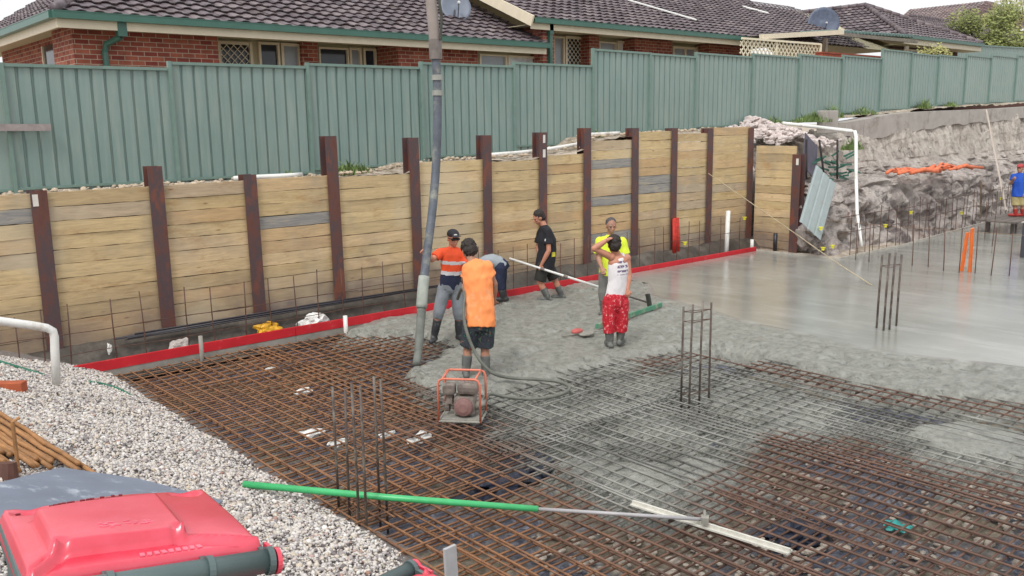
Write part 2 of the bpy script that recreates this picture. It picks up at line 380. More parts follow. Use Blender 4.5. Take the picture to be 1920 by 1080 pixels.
def conc_h(x, y):
    n = fbm(x, y, .5, 4); s1 = sstep(-.28, .12, sdpoly(P_rough, x, y)+.14*n); s2 = sstep(-.6, .6, sdpoly(P_coat, x, y)+.5*n)
    fin = sstep(-.12, .12, sdpoly(P_fin, x, y)+.06*n)
    fp = fbm(x+9, y-4, .3, 2); h1 = (.038*fbm(x, y, .45, 5)+.016*fbm(x, y, .09, 2)-.05*sstep(.28, .45, fp) - .005)*(1-fin); h2 = -.125+.05*n+.02*fbm(x, y, .15, 3)-.16*sstep(.02, .28, fbm(x+31, y, .8, 3))
    s2 = s2*(1-.9*sstep(-.1, .15, sdpoly(P_strip, x, y)+.12*n)); h = -.40*(1-s2)+h2*s2; h = h*(1-s1)+h1*s1
    for P in (P_pud, P_pud2):
        s3 = sstep(-.15, .2, sdpoly(P, x, y)+.12*n)*(1-s1); h = h*(1-s3)+(-.082+.025*n)*s3
    return h, fin
def conc_grid(name, x0, x1, y0, y1, st, label=None):
    X, Y = np.meshgrid(np.arange(x0, x1+1e-6, st), np.arange(y0, y1+1e-6, st)); Z, F = conc_h(X, Y)
    return X, Y, Z, F
FORM_Y = 12.52; SLX = 19.15
X, Y, Z, F = conc_grid('c', 3.4, 13.6, .6, 12.5, .05)
kp = np.maximum.reduce([Z[:-1, :-1], Z[1:, :-1], Z[:-1, 1:], Z[1:, 1:]]) > -.38
o = grid_mesh('wet_concrete', X, Y, Z, CONC, {'smooth_finish': F}, keep=kp)
tag(o, kind='structure')
mb = MB(); mb.add([(13.6, .6, 0), (13.6, 12.5, 0), (SLX, 12.5, 0), (SLX, 10.33, 0), (24, 10.45, 0), (30, 10.95, 0), (42, 11.9, 0), (42, -6, 0), (13.6, -6, 0)], [tuple(range(9))[::-1]])
o = mb.build('finished_slab', CONC); at = o.data.attributes.new('smooth_finish', 'FLOAT', 'POINT'); at.data.foreach_set('value', [1.0]*9)
tag(o, kind='structure')
X, Y = np.meshgrid(np.arange(2.6, 14, .06), np.arange(.2, 13.0, .06))
Zb = -.30+.05*fbm(X, Y, .5, 4)+.03*fbm(X, Y, .12, 2); o = grid_mesh('membrane_ground', X, Y, Zb, BASE); tag(o, kind='structure')

# gravel bank
def grav_z(x, y):
    d = 3.36-x+.10*vnoise(0*x, y, 1.1)+.05*vnoise(0*x+5, y, .35)
    return np.where(d > 0, .0+.36*np.minimum(d, 1e9)**.97, .5*d)-.02 + .03*fbm(x, y, .8, 3)*np.clip(d, 0, 1)
def ong(px, py, lift=0):
    d = ray(px, py); t = 0.001
    lo, hi = .5/FPX, 30/FPX; prev = lo
    for i in range(400):
        t = lo+(hi-lo)*i/400; p = CAM+d*t
        if p.z <= float(grav_z(np.array(p.x), np.array(p.y)))+lift: return p
    return p
X, Y = np.meshgrid(np.arange(-2.5, 3.7, .06), np.arange(-.5, 13.3, .06)); Zg = grav_z(X, Y)
o = grid_mesh('gravel_bank', X, Y, Zg-.012, GRAVELB); tag(o, kind='structure')
def stones():
    t = (1+5**.5)/2; iv = np.array([(-1, t, 0), (1, t, 0), (-1, -t, 0), (1, -t, 0), (0, -1, t), (0, 1, t), (0, -1, -t), (0, 1, -t), (t, 0, -1), (t, 0, 1), (-t, 0, -1), (-t, 0, 1)], float)/1.9
    fi = np.array([(0, 11, 5), (0, 5, 1), (0, 1, 7), (0, 7, 10), (0, 10, 11), (1, 5, 9), (5, 11, 4), (11, 10, 2), (10, 7, 6), (7, 1, 8), (3, 9, 4), (3, 4, 2), (3, 2, 6), (3, 6, 8), (3, 8, 9), (4, 9, 5), (2, 4, 11), (6, 2, 10), (8, 6, 7), (9, 8, 1)])
    N = 95000; x = RNG.uniform(.05, 3.46, N*2); y = RNG.uniform(1.6, 12.75, N*2)
    # keep only what lies in front of the camera's left edge
    q = x*_rt.x+y*_rt.y; dd = x*_fw.x+y*_fw.y+(.6-CAMH)*_fw.z; k = (np.abs(q)/np.maximum(dd, .1) < .66) & (dd > 1.2); x = x[k][:N]; y = y[k][:N]; N = len(x)
    edge = (3.36-x) < .05; keep = ~edge | (RNG.random(N) < .5); x = x[keep]; y = y[keep]; N = len(x)
    z = grav_z(x, y)+RNG.uniform(-.006, .012, N); s = RNG.uniform(.006, .018, N)*RNG.choice([1, 1, 1.1, 1.6], N)
    A = RNG.normal(size=(N, 3, 3)); U, _, Vt = np.linalg.svd(A); sc3 = RNG.uniform(.55, 1.2, (N, 3))*s[:, None]
    V = iv[None]*RNG.uniform(.75, 1.2, (N, 12, 1)); V = V*sc3[:, None, :]; V = np.einsum('nij,nkj->nki', U, V)
    V[:, :, 2] *= .8; V += np.stack([x, y, z], -1)[:, None, :]
    Fc = (fi[None]+12*np.arange(N)[:, None, None]).reshape(-1, 3); me = bpy.data.meshes.new('gravel_stones')
    me.vertices.add(N*12); me.vertices.foreach_set('co', V.ravel()); me.loops.add(Fc.size); me.loops.foreach_set('vertex_index', Fc.ravel().astype(np.int32))
    me.polygons.add(len(Fc)); me.polygons.foreach_set('loop_start', np.arange(0, Fc.size, 3, dtype=np.int32)); me.update(calc_edges=True)
    me.materials.append(GRAVEL); o = bpy.data.objects.new('gravel_stones', me); COL.objects.link(o)
    tag(o, 'loose pale crushed gravel covering the bank beside the mesh', 'gravel', kind='stuff')
stones()
# trench behind the form, garden strip and far ground
X, Y = np.meshgrid(np.arange(1.5, 21, .12), np.arange(12.5, 13.5, .08)); o = grid_mesh('trench_soil', X, Y, -.16+.40*sstep(12.75, 13.2, Y)+.07*fbm(X, Y, .45, 4), MUD); tag(o, kind='structure')
def top_z(x):
    return np.interp(x, [0, 3, 7.5, 9.1, 9.5, 12.5, 13.8, 14.2, 18, 21, 25.6, 32, 40, 60], [2.30, 2.33, 2.36, 2.42, 2.5, 2.58, 2.7, 2.9, 2.98, 3.06, 3.3, 3.6, 3.8, 4.4])
X, Y = np.meshgrid(np.arange(-2, 60, .12), np.concatenate([np.arange(13.25, 15, .1), [16, 18, 22, 30, 45, 80]]))
Zt = top_z(X)+.035*fbm(X, Y, .6, 4)*(Y < 16)+np.where(Y < 14.2, -.03+.05*fbm(X, Y, .25, 2), 0)+np.where(Y > 16, (Y-16)*.06, 0)
kp = np.ones((X.shape[0]-1, X.shape[1]-1), bool); kp &= ~((X[:-1, :-1] > 19.7) & (Y[:-1, :-1] < 13.85))
o = grid_mesh('upper_ground', X, Y, Zt, DIRT, keep=kp); tag(o, kind='structure')
mb = MB(); mb.add([(-500, -500, -.9), (900, -500, -.9), (900, 900, -.9), (-500, 900, -.9)], [(0, 1, 2, 3)]); tag(mb.build('ground', DIRT), kind='structure')

# ------------------------------------------------------------------ colorbond fence
def fence_panel(mb, x0, x1, y, z0, z1a, z1b, pitch=.2):
    prof = [(0, 0), (.135, 0), (.152, .034), (.172, .034), (.189, 0), (.2, 0)]; xs = []
    x = x0
    while x < x1-.01:
        for u, d in prof[:-1]:
            if x+u < x1: xs.append((x+u, d))
        x += pitch
    xs.append((x1, 0)); vs = []
    for u, d in xs:
        zt = z1a+(z1b-z1a)*(u-x0)/(x1-x0); vs += [(u, y+d, z0), (u, y+d, zt)]
    mb.add(vs, [(2*i, 2*i+2, 2*i+3, 2*i+1) for i in range(len(xs)-1)])
fence = empty('metal_fence', (15, 14.4, 2.4), 'long green ribbed steel boundary fence running behind the timber retaining wall', 'fence')
FX = [-2.1, .36, 2.97, 5.34, 7.76, 10.2, 12.6, 15.0]
FZ = [4.07, 4.1, 4.14, 4.24, 4.30, 4.40, 4.48]
FX2 = [15.0, 17.0, 18.8, 21.3, 23.65, 26.1, 28.6, 30.7, 32.8, 35.1, 37.4, 40, 42.5, 45, 47.5, 50, 52.5]
segs = [(FX[i], FX[i+1], FZ[i]) for i in range(7)]
segs += [(15.0, 17.0, 4.86), (17.0, 18.8, 4.84), (18.8, 21.3, 4.93), (21.3, 23.65, 5.0), (23.65, 26.1, 5.08), (26.1, 28.6, 5.15), (28.6, 30.7, 5.44), (30.7, 32.8, 5.4)]
for i in range(8, 16): segs.append((FX2[i], FX2[i+1], 5.42+.09*(i-8)))
for a, b, zt in segs:
    zb = float(top_z((a+b)/2)); s = .005 if a < 15 else -.012
    mb = MB(); fence_panel(mb, a+.03, b-.03, 14.4, zb-.05, zt, zt+s); mb.build('fence_panel', FENCE, fence)
    mb = MB(); mb.beam((a, 14.39, zt), (b, 14.39, zt+s), .05, .045); mb.build('rail', FENCEP, fence)
    mb = MB(); mb.beam((a, 14.39, zb+.05), (b, 14.39, zb+.06), .05, .04); mb.build('rail', FENCEP, fence)
    mb = MB(); mb.box((a, 14.385, (zb-.1+zt+.02)/2), (.055, .07, zt-zb+.14)); mb.build('fence_post', FENCEP, fence)
mb = MB(); mb.beam(ony(-60, 239, 14.3), ony(95, 239, 14.3), .06, .10); o = rebase(mb.build('timber_plank', simple('weathered plank', (152, 142, 140), .85, var=.2, scale=8)))
tag(o, 'short grey weathered plank fixed across the left end of the green fence', 'plank')
# return fence far right
mb = MB(); fr = empty('boundary_fence', (50, 19, 6), 'distant green steel fence behind the hedge tree at the far right', 'fence')
fence_panel(mb, 45.2, 60, 19, 4.5, 6.72, 7.05); mb.build('fence_panel', FENCE, fr)
mb = MB(); mb.beam((45.2, 18.98, 6.72), (60, 18.98, 7.05), .06, .06); mb.build('rail', FENCEP, fr)

# ------------------------------------------------------------------ steel posts and timber bays
PX = [1.55, 2.99, 4.57, 6.04, 7.51, 9.16, 10.82, 12.29, 13.60, 15.15, 16.51, 17.88, 19.62]
PT = [2.40, 2.42, 2.68, 2.49, 3.06, 3.00, 3.01, 3.04, 3.11, 3.09, 3.07, 3.05, 3.03]
ORD = ['zeroth', 'first', 'second', 'third', 'fourth', 'fifth', 'sixth', 'seventh', 'eighth', 'ninth', 'tenth', 'eleventh', 'twelfth']
def ibeam(mb, x, y, z0, z1, wd=.21, dp=.22, th=.016, rz=0):
    M = Matrix.Rotation(rz, 3, 'Z'); zc = (z0+z1)/2; h = z1-z0
    for off, dd in (((0, -dp/2+th/2), (wd, th, h)), ((0, dp/2-th/2), (wd, th, h)), ((0, 0), (th, dp-2*th-.002, h))):
        c = M @ Vector((off[0], off[1], 0)); mb.box((x+c.x, y+c.y, zc), dd, mat=M)
look = {1: 'with a white label at its top', 2: 'standing just above the planks, slightly tilted', 3: 'cut off nearly level with the planks, dark grey', 4: 'tall, rising well above the planks', 5: 'right behind the pump hose', 6: 'tall, above the bent worker', 7: 'with a small white label, behind the worker in black', 8: 'with a hanging wire, right of the worker in black', 9: 'behind the worker in yellow', 10: 'with red netting hung on its lower half', 11: 'near the tall white pipe', 12: 'in the corner where the wall turns'}
for i in range(1, 13):
    mb = MB(); ibeam(mb, PX[i], 13.29, -.4, PT[i], rz=random.uniform(-.03, .03)); o = rebase(mb.build('steel_post', POST))
    o.rotation_euler = (random.uniform(-.004, .004), random.uniform(-.008, .008), 0)
    tag(o, f'rusty steel wall post {look[i]}', 'post', 'steel posts of the retaining wall')
    if i in (1, 7):
        mb = MB(); p = (PX[i]-.05, 13.176, PT[i]-.13) if i == 1 else (PX[i]+.02, 13.176, PT[i]-.42); mb.box(p, (.07, .004, .16))
        if i == 7: mb.box((PX[i]+.02, 13.176, PT[i]-.13), (.06, .004, .16))
        q = mb.build('paper_label', simple('paper label', (216, 212, 204), .7, var=.1), o); q.matrix_parent_inverse = Matrix.Translation(o.location).inverted()
mb = MB(); ibeam(mb, 19.8, 11.93, -.4, 2.38, .23, .24, rz=R(90)); o = rebase(mb.build('steel_post', POST)); tag(o, 'rusty steel end post with white label beside the leaning corrugated sheet, last on the right', 'post', 'steel posts of the retaining wall')
mb = MB(); mb.box((19.675, 11.9, 2.2), (.004, .07, .16)); q = mb.build('paper_label', simple('paper label', (216, 212, 204)), o); q.matrix_parent_inverse = Matrix.Translation(o.location).inverted()
def board(mb, a, b, z0, z1, th=.07):
    """a sleeper from a to b (xy), bowed edges, n segments"""
    n = 14; a = Vector(a); b = Vector(b); d = (b-a).normalized(); nn = Vector((d.y, -d.x)); vs = []
    k1, k2 = random.uniform(-.004, .006), random.uniform(-.006, .004); tl = random.uniform(-.008, .008); bw = random.uniform(-.012, .014)
    for i in range(n+1):
        t = i/n; p = a.lerp(b, t); s = math.sin(math.pi*t); zz0 = z0+k1*s+tl*(t-.5)+random.uniform(-.004, .004); zz1 = z1+k2*s+tl*(t-.5)+random.uniform(-.004, .004)
        for off in (th/2+bw*s, -th/2+bw*s):
            q = p+nn*off; vs += [(q.x, q.y, zz0), (q.x, q.y, zz1)]
    fs = []
    for i in range(n):
        o_ = 4*i; fs += [(o_, o_+4, o_+5, o_+1), (o_+2, o_+3, o_+7, o_+6), (o_+1, o_+5, o_+7, o_+3), (o_, o_+2, o_+6, o_+4)]
    fs += [(0, 1, 3, 2), (4*n, 4*n+2, 4*n+3, 4*n+1)]; mb.add(vs, fs)
BT = [2.38, 2.385, 2.395, 2.405, 2.36, 2.55, 2.50, 2.575, 2.83, 3.0, 2.93, 3.06]
greys = {(0, 11), (3, 9), (8, 8), (8, 12), (9, 10), (9, 9), (8, 4)}
for i in range(12):
    xa, xb = PX[i]+.02, PX[i+1]-.02
    bay = empty('timber_bay', ((xa+xb)/2, 13.3, -.4), f'stack of horizontal yellow pine sleepers left of the {ORD[i+1]} rusty steel post', 'retaining wall', 'timber bays of the retaining wall')
    zt = BT[i]; j = 0; z = zt; hb = .2
    nb = int((zt+.35)/hb)
    for j in range(nb):
        z1 = zt-j*hb; z0 = z1-hb+random.uniform(.002, .009)
        mb = MB(); board(mb, (xa, 13.27), (xb, 13.27), z0, z1); o = mb.build('sleeper', TIMBERG if (i, nb-1-j) in greys else TIMBER, bay)
        if (i, nb-1-j) in greys: o['label'] = 'grey weathered sleeper'
bay = empty('timber_bay', (19.8, 12.7, -.4), 'last stack of pine sleepers, turned towards the slab at the right corner', 'retaining wall', 'timber bays of the retaining wall')
for j in range(14):
    z1 = 2.58-.2*j; mb = MB(); board(mb, (19.8, 13.14), (19.8, 12.02), z1-.194, z1, .07); mb.build('sleeper', TIMBER, bay)
# red form
def formb(name, pts, label, z0, z1, mat, y_th=.045):
    mb = MB()
    for a, b in zip(pts[:-1], pts[1:]): mb.beam((a[0], a[1], (z0+z1)/2), (b[0], b[1], (z0+z1)/2), y_th, z1-z0)
    o = rebase(mb.build(name, mat)); tag(o, label, 'formwork'); return o
fo = empty('formwork_board', (9, FORM_Y, -.2), 'long red painted edge board running along the foot of the timber wall', 'formwork')
xs = [2.75, 6.3, 9.9, 13.5, 16.4, 18.98]
for a, b in zip(xs[:-1], xs[1:]):
    dz = random.uniform(-.006, .006)
    mb = MB(); mb.beam((a+.004, FORM_Y+.022, .028+dz), (b-.004, FORM_Y+.022, .028-dz), .045, .135); mb.build('red_board', REDF, fo)
    mb = MB(); mb.beam((a+.004, FORM_Y+.02, -.13), (b-.004, FORM_Y+.02, -.13), .03, .175); mb.build('lower_board', GREYF, fo)
eb = formb('edge_strip', [(18.98, 12.5), (19.12, 10.36), (22.3, 10.36), (24, 10.5), (30, 10.98), (36, 11.45)], 'thin pale concrete splashed edge board around the far side of the slab', -.1, .035, simple('splashed strip', (176, 170, 160), .8, var=.25, scale=6), .03)
# ------------------------------------------------------------------ reinforcing mesh sheets
def mesh_sheet(name, x0, x1, y0, y1, z, sp, ang, r, label, group, zj=.0):
    mb = MB(); c = Vector(((x0+x1)/2, (y0+y1)/2)); ca, sa = math.cos(ang), math.sin(ang)
    def T(x, y, zz): dx, dy = x-c.x, y-c.y; return (c.x+dx*ca-dy*sa, c.y+dx*sa+dy*ca, zz+.008*math.sin(x*2.1+y*1.3)+zj*((x-x0)/(x1-x0)-.5))
    nseg = .35
    x = x0+.04
    while x <= x1:
        n = max(2, int((y1-y0)/nseg)); jx = random.uniform(-.008, .008); q = random.uniform(-.02, .02)
        mb.tube([T(x+jx+q*math.sin(3*k/n), y0+(y1-y0)*k/n, z+r) for k in range(n+1)], r, 5, False); x += sp
    y = y0+.04
    while y <= y1:
        n = max(2, int((x1-x0)/nseg)); jy = random.uniform(-.008, .008)
        mb.tube([T(x0+(x1-x0)*k/n, y+jy, z-r) for k in range(n+1)], r, 5, False); y += sp
    o = mb.build(name, MESHBAR, smooth=True)
    v = np.array(mb.v); ct = coat(v[:, 0], v[:, 1]); at = o.data.attributes.new('coat', 'FLOAT', 'POINT'); at.data.foreach_set('value', ct.astype(np.float32))
    rebase(o); tag(o, label, 'reinforcing mesh', group); return o
cols = [(3.32, 5.7), (5.5, 7.9), (7.7, 10.1), (9.9, 12.2)]
cn = ['beside the gravel bank', 'second from the gravel bank', 'third from the gravel bank', 'farthest from the gravel']
for ci, (a, b) in enumerate(cols):
    for ri, (c, d) in enumerate([(.9, 6.7), (6.45, 12.35)]):
        if ri == 1 and ci == 3: continue
        rn = 'nearer the camera' if ri == 0 else 'nearer the red edge board'
        mesh_sheet('mesh_sheet', a, b, c, d, -.088+.012*((ci+ri) % 2), .172, R(random.uniform(-.5, .5)), .0102, f'rusty top layer mesh sheet {cn[ci]}, {rn}', 'top layer mesh sheets')
for ci, (a, b) in enumerate([(3.4, 6.6), (6.4, 9.8)]):
    for ri, (c, d) in enumerate([(1.2, 6.9), (6.6, 12.3)]):
        mesh_sheet('mesh_sheet', a, b, c, d, -.19, .178, R(random.uniform(-1, 1)), .0095, f'lower mesh sheet {cn[ci] if ci == 0 else "towards the wet concrete"}, {"nearer the camera" if ri == 0 else "nearer the red board"}', 'bottom layer mesh sheets')
# loose lap bars tied on top of the mesh
for k in range(26):
    x = random.uniform(3.5, 7.5); y = random.uniform(3.2, 11.5); a = random.choice([0, 0, 90])+random.uniform(-2, 2); l = random.uniform(1.2, 2.6)
    d = Vector((math.cos(R(a)), math.sin(R(a)), 0))*l/2; c = Vector((x, y, -.055)); mb = MB(); mb.tube([c-d, c+Vector((0, 0, .004)), c+d], .008, 6)
    o = mb.build('lap_bar', MESHBAR, smooth=True); v = np.array(mb.v); at = o.data.attributes.new('coat', 'FLOAT', 'POINT'); at.data.foreach_set('value', coat(v[:, 0], v[:, 1]).astype(np.float32)); rebase(o)
    tag(o, 'loose rusty bar tied on top of the mesh', 'steel bar', 'loose bars tied on the mesh')
# ------------------------------------------------------------------ starter bars, cages, posts in the slab
def simple_bar(name, pts, r, mat, label, cat, group=None):
    mb = MB(); mb.tube(pts, r, 6); o = rebase(mb.build(name, mat, smooth=True)); return tag(o, label, cat, group)
mb = MB(); mb.tube([(0, 0, -.35), (.004, 0, .1), (-.004, .003, .5), (0, 0, .9)], .009, 6); sb0 = mb.build('starter_bar', STARTER, smooth=True)
tag(sb0, 'thin rusty upright bar behind the red edge board in front of the timber wall', 'steel bar', 'upright bars along the timber wall'); first = True
xpos = [1.95, 2.2, 2.45, 2.75, 3.08, 3.66, 4.07, 4.7, 5.07, 5.6, 6.02]
x = 6.45
while x < 18.7: xpos.append(x+random.uniform(-.04, .04)); x += .42
for x in xpos:
    o = sb0 if first else sb0.copy()
    if not first: COL.objects.link(o)
    first = False; o.location = (x, 12.76+random.uniform(-.03, .03), random.uniform(-.03, .04)); o.rotation_euler = (random.uniform(-.03, .03), random.uniform(-.035, .035), random.uniform(0, 6)); o.scale = (1, 1, random.uniform(.93, 1.05))
for (a, b, z, n) in [(1.8, 7.6, .50, 'lower left'), (7.4, 13.4, .52, 'middle'), (13.2, 18.9, .50, 'right'), (2.9, 8.4, .2, 'lowest')]:
    k = 10; simple_bar('tie_bar', [(a+(b-a)*i/k, 12.74, z+.012*math.sin(i*1.7)) for i in range(k+1)], .006, STARTER, f'long thin horizontal rusty bar tied across the upright wall bars, {n} stretch', 'steel bar', 'horizontal tie bars')
# hook shaped short bars in the mesh edge
# row on the slab at the step
mb = MB(); mb.tube([(0, 0, -.2), (.006, 0, .3), (0, .004, .9)], .011, 6); sb1 = mb.build('starter_bar', STARTER, smooth=True)
tag(sb1, 'dark upright bar standing out of the finished grey slab in a row', 'steel bar', 'upright bars in the slab'); first = True
for px, py in [(1604, 487), (1629, 491), (1710, 498), (1740, 501), (1769, 508), (1798, 512), (1828, 512), (1858, 517), (1892, 517), (1925, 522), (1846, 447), (1860, 462)]:
    p = onz(px, py); o = sb1 if first else sb1.copy()
    if not first: COL.objects.link(o)
    first = False; o.location = p; o.rotation_euler = (random.uniform(-.03, .03), random.uniform(-.02, .05), 0); o.scale = (1, 1, random.uniform(.9, 1.1))
for k, (a, b) in enumerate([((1425, 441, 19.3, 10.2), None)]):
    simple_bar('string_line', [(19.3, 11.5, .86), (19.3, 9, .84), (19.5, 5.5, .85)], .004, simple('string', (150, 120, 90)), 'thin line strung between the upright bars above the slab', 'string line')
# bars along the far cut face, with caps
YC = simple('yellow cap', (226, 220, 60), .4, var=.1)
mb = MB(); mb.tube([(0, 0, -.2), (0, 0, 1.0)], .009, 5); sb2 = mb.build('starter_bar', STARTER)
tag(sb2, 'thin brown upright bar along the cut rock face behind the slab', 'steel bar', 'upright bars along the rock face'); first = True
xx = 20.0; i = 0
def edge_y(x): return float(np.interp(x, [19.1, 22.3, 24, 30, 42], [10.36, 10.36, 10.5, 10.98, 11.9]))
while xx < 33:
    o = sb2 if first else sb2.copy()
    if not first: COL.objects.link(o)
    first = False; o.location = (xx, edge_y(xx)+.18+random.uniform(-.04, .04), 0); o.rotation_euler = (random.uniform(-.03, .03), random.uniform(-.03, .03), 0); o.scale = (1, 1, random.uniform(.85, 1.15)); xx += .36+.012*(xx-20)
for z, n in ((.55, 'lower'), (.93, 'upper')):
    simple_bar('tie_bar', [(x_, edge_y(x_)+.16, z+.02*math.sin(x_)) for x_ in (19.4, 21, 23, 25, 27, 29, 31, 33)], .008, STARTER, f'{n} horizontal bar tied along the upright bars in front of the rock face', 'steel bar')
def capd(px, py, y, lab):
    p = ony(px, py, y); mb = MB(); mb.tube([(p.x, p.y, p.z-.03), (p.x, p.y, p.z+.01), (p.x, p.y, p.z+.03)], [.035, .04, .03], 10); mb.tube([(p.x, p.y, p.z+.03), (p.x, p.y, p.z+.045)], .055, 12)
    o = rebase(mb.build('bar_cap', YC)); tag(o, lab, 'cap', 'yellow bar caps')
for px, py, y, lab in [(1539, 429, 10.6, 'left end of the rock face bars'), (1708, 399, 10.8, 'below the orange pile'), (1803, 400, 11.0, 'left of the leaning plank foot'), (1877, 373, 11.5, 'beside the leaning plank, highest'), (1543, 467, 10.6, 'lowest near the slab corner'), (1561, 463, 10.6, 'just right of the lowest one'), (1396, 410, 12.9, 'against the timber wall near the tall white pipe'), (1284, 457, 12.76, 'beside the red netting'), (1660, 424, 10.5, 'between the white pipe and orange pile')]:
    capd(px, py, y, 'yellow plastic bar cap, '+lab)
def cage(label, bars, ties, zb, r=.011):
    c = Vector((sum(b[0].x for b in bars)/len(bars), sum(b[0].y for b in bars)/len(bars), zb))
    e = empty('column_cage', c, label, 'steel cage', 'column reinforcement cages')
    for p, zt, lean in bars:
        mb = MB(); mb.tube([(p.x, p.y, -.3), (p.x+lean*.4, p.y, zt*.5+.01), (p.x+lean, p.y, zt)], r, 7); mb.build('upright_bar', CAGEBAR, e, smooth=True)
    for z in ties:
        lp = [b[0]+Vector((b[2]*max(z, 0)/b[1], 0, 0)) for b in bars]; cx = sum(p.x for p in lp)/len(lp); cy = sum(p.y for p in lp)/len(lp)
        lp.sort(key=lambda p: math.atan2(p.y-cy, p.x-cx)); pts = [Vector((cx+(p.x-cx)*1.04, cy+(p.y-cy)*1.04, z)) for p in lp]
        mb = MB(); mb.tube(pts+[pts[0]], .005, 5); mb.build('tie_ring', STARTER, e)
V = Vector
b0 = [(onz(px, py, -.1), zt, lx) for px, py, zt, lx in [(635, 945, .98, 0), (655, 962, 1.01, .02), (674, 985, 1.14, -.01), (688, 990, 1.13, 0), (712, 953, 1.10, .0), (726, 960, 1.10, -.01)]]
cage('tall cage of six rusty bars standing in the mesh near the green pole', b0, (.62, -.05, .02), -.1, .0115)
b1 = [(onz(px, py, -.1), zt, lx) for px, py, zt, lx in [(1277, 752, 1.06, .01), (1292, 756, 1.10, .03), (1311, 751, 1.12, .02), (1329, 745, 1.08, 0)]]
cage('cage of four cement stained bars at the edge of the coated mesh', b1, (.88, 1.0, .0), -.1, .013)
b2 = [(onz(px, py, 0), zt, lx) for px, py, zt, lx in [(1643, 615, 1.15, .05), (1656, 620, 1.2, .05), (1667, 618, 1.2, .05), (1680, 611, 1.13, .03)]]
cage('cage of four dark bars standing in the finished wet slab', b2, (.98,), 0, .017)
def pipe(name, pts, r, mat, label, cat='pipe', n=12, group=None, smooth=True):
    mb = MB(); mb.tube(pts, r, n); o = rebase(mb.build(name, mat, smooth=smooth)); return tag(o, label, cat, group)
# short stubs by the form
p = ony(378, 660, 12.3); pipe('stake', [(p.x, 12.3, -.3), (p.x, 12.3, .27)], .03, GREYF, 'short grey round stub standing in the mesh in front of the red board', 'stake')
p = ony(648, 610, 12.35); pipe('pipe_stub', [(p.x, 12.35, -.3), (p.x, 12.35, .19)], .035, PVC, 'short white pipe stub standing through the mesh beside the red board')
p = ony(1358, 430, 12.9); pipe('vent_pipe', [(p.x-.03, 12.8, -.3), (p.x, 12.8, 1.05)], .055, PVC, 'tall white pipe standing in front of the timber wall near its right end')
p = onz(1416, 468); pipe('pipe_stub', [(p.x, p.y+.1, -.1), (p.x, p.y+.1, .25)], .045, PVC, 'short white pipe stub at the right end of the red edge board')
p = onz(1453, 468); pipe('pipe_stub', [(p.x, p.y, -.1), (p.x, p.y, .42)], .05, simple('black pipe', (40, 40, 46), .4), 'short black pipe stub standing at the slab edge under the corner')
# red netting on post
mb = MB(); 
for k in range(9):
    xk = 16.51+random.uniform(-.08, .08); mb.tube([(xk, 13.12, .95+random.uniform(-.03, .05)), (xk+random.uniform(-.04, .04), 13.08, .5), (xk+random.uniform(-.05, .05), 13.1, random.uniform(-.05, .25))], [.03, .035, .02], 7)
o = rebase(mb.build('safety_netting', simple('orange red netting', (190, 52, 40), .7, var=.35, scale=14, bump=.6), smooth=True)); tag(o, 'bundle of red netting hanging down a wall post', 'netting')
# white pipe frames
pipe('drain_pipe', [onz(-60, 600, 1.15)*0+ony(-60, 592, 9.9), ony(0, 602, 9.9), ony(60, 610, 9.9), ony(88, 615, 9.9), ony(99, 621, 9.9), ony(102, 632, 9.9), ony(103, 660, 9.9), ony(106, 720, 9.9)], .043, PVC, 'thick white pipe with an elbow dropping into the gravel at far left', 'pipe', 14)
pw = [ony(1468, 231, 12.3), ony(1530, 238, 12.0), ony(1596, 245, 11.8), ony(1603, 247, 11.7), ony(1605, 256, 11.6), ony(1605, 330, 11.1), ony(1607, 400, 10.75), ony(1613, 440, 10.5), ony(1616, 462, 10.4)]
pipe('drain_pipe', pw, [.042, .042, .042, .047, .047, .042, .042, .034, .03], PVC, 'long white pipe bending down over the rock face to the slab')
pipe('string_line', [ony(1328, 325, 13.1), onz(1480, 440, .95)*0+ony(1490, 437, 11.0), ony(1560, 487, 9.4), onz(1635, 535, .01)], .010, simple('pale rope', (182, 168, 140), .8), 'pale rope running from the timber wall down across the slab', 'rope')
mb = MB(); mb.beam(ony(1850, 207, 12.9), ony(1887, 395, 11.2), .12, .04, up=(0, -1, 0)); o = rebase(mb.build('leaning_plank', simple('pale plank', (188, 176, 164), .8, var=.15, scale=5))); tag(o, 'long pale plank leaning against the rock face at the right', 'plank')
mb = MB(); mb.beam(ony(1812, 215, 13.1)*0+V((29.1, 11.2, 1.25)), V((28.9, 11.05, .1)), .05, .03); o = rebase(mb.build('timber_stake', BARK)); tag(o, 'short dark stake standing at the foot of the rock face', 'stake')
# orange stakes
OR = simple('orange plastic', (232, 118, 52), .5, var=.12)
for k, (a, b) in enumerate([((1803, 508), (1814, 436)), ((1818, 510), (1823, 428))]):
    p0 = onz(*a); q = ony(*b, p0.y-.05); mb = MB(); mb.beam(p0, q, .10 if k == 0 else .085, .03, up=(.2, 1, 0))
    mb.beam(p0+V((.03, -.02, 0)), q+V((.02, -.02, 0)), .02, .02, up=(.2, 1, 0)); o = rebase(mb.build('orange_stake', OR, bevel=.005)); tag(o, ['orange plastic stake leaning right, nearer the rock pipe side', 'upright orange plastic stake on the slab, right one of the pair'][k], 'stake', 'pair of orange stakes')
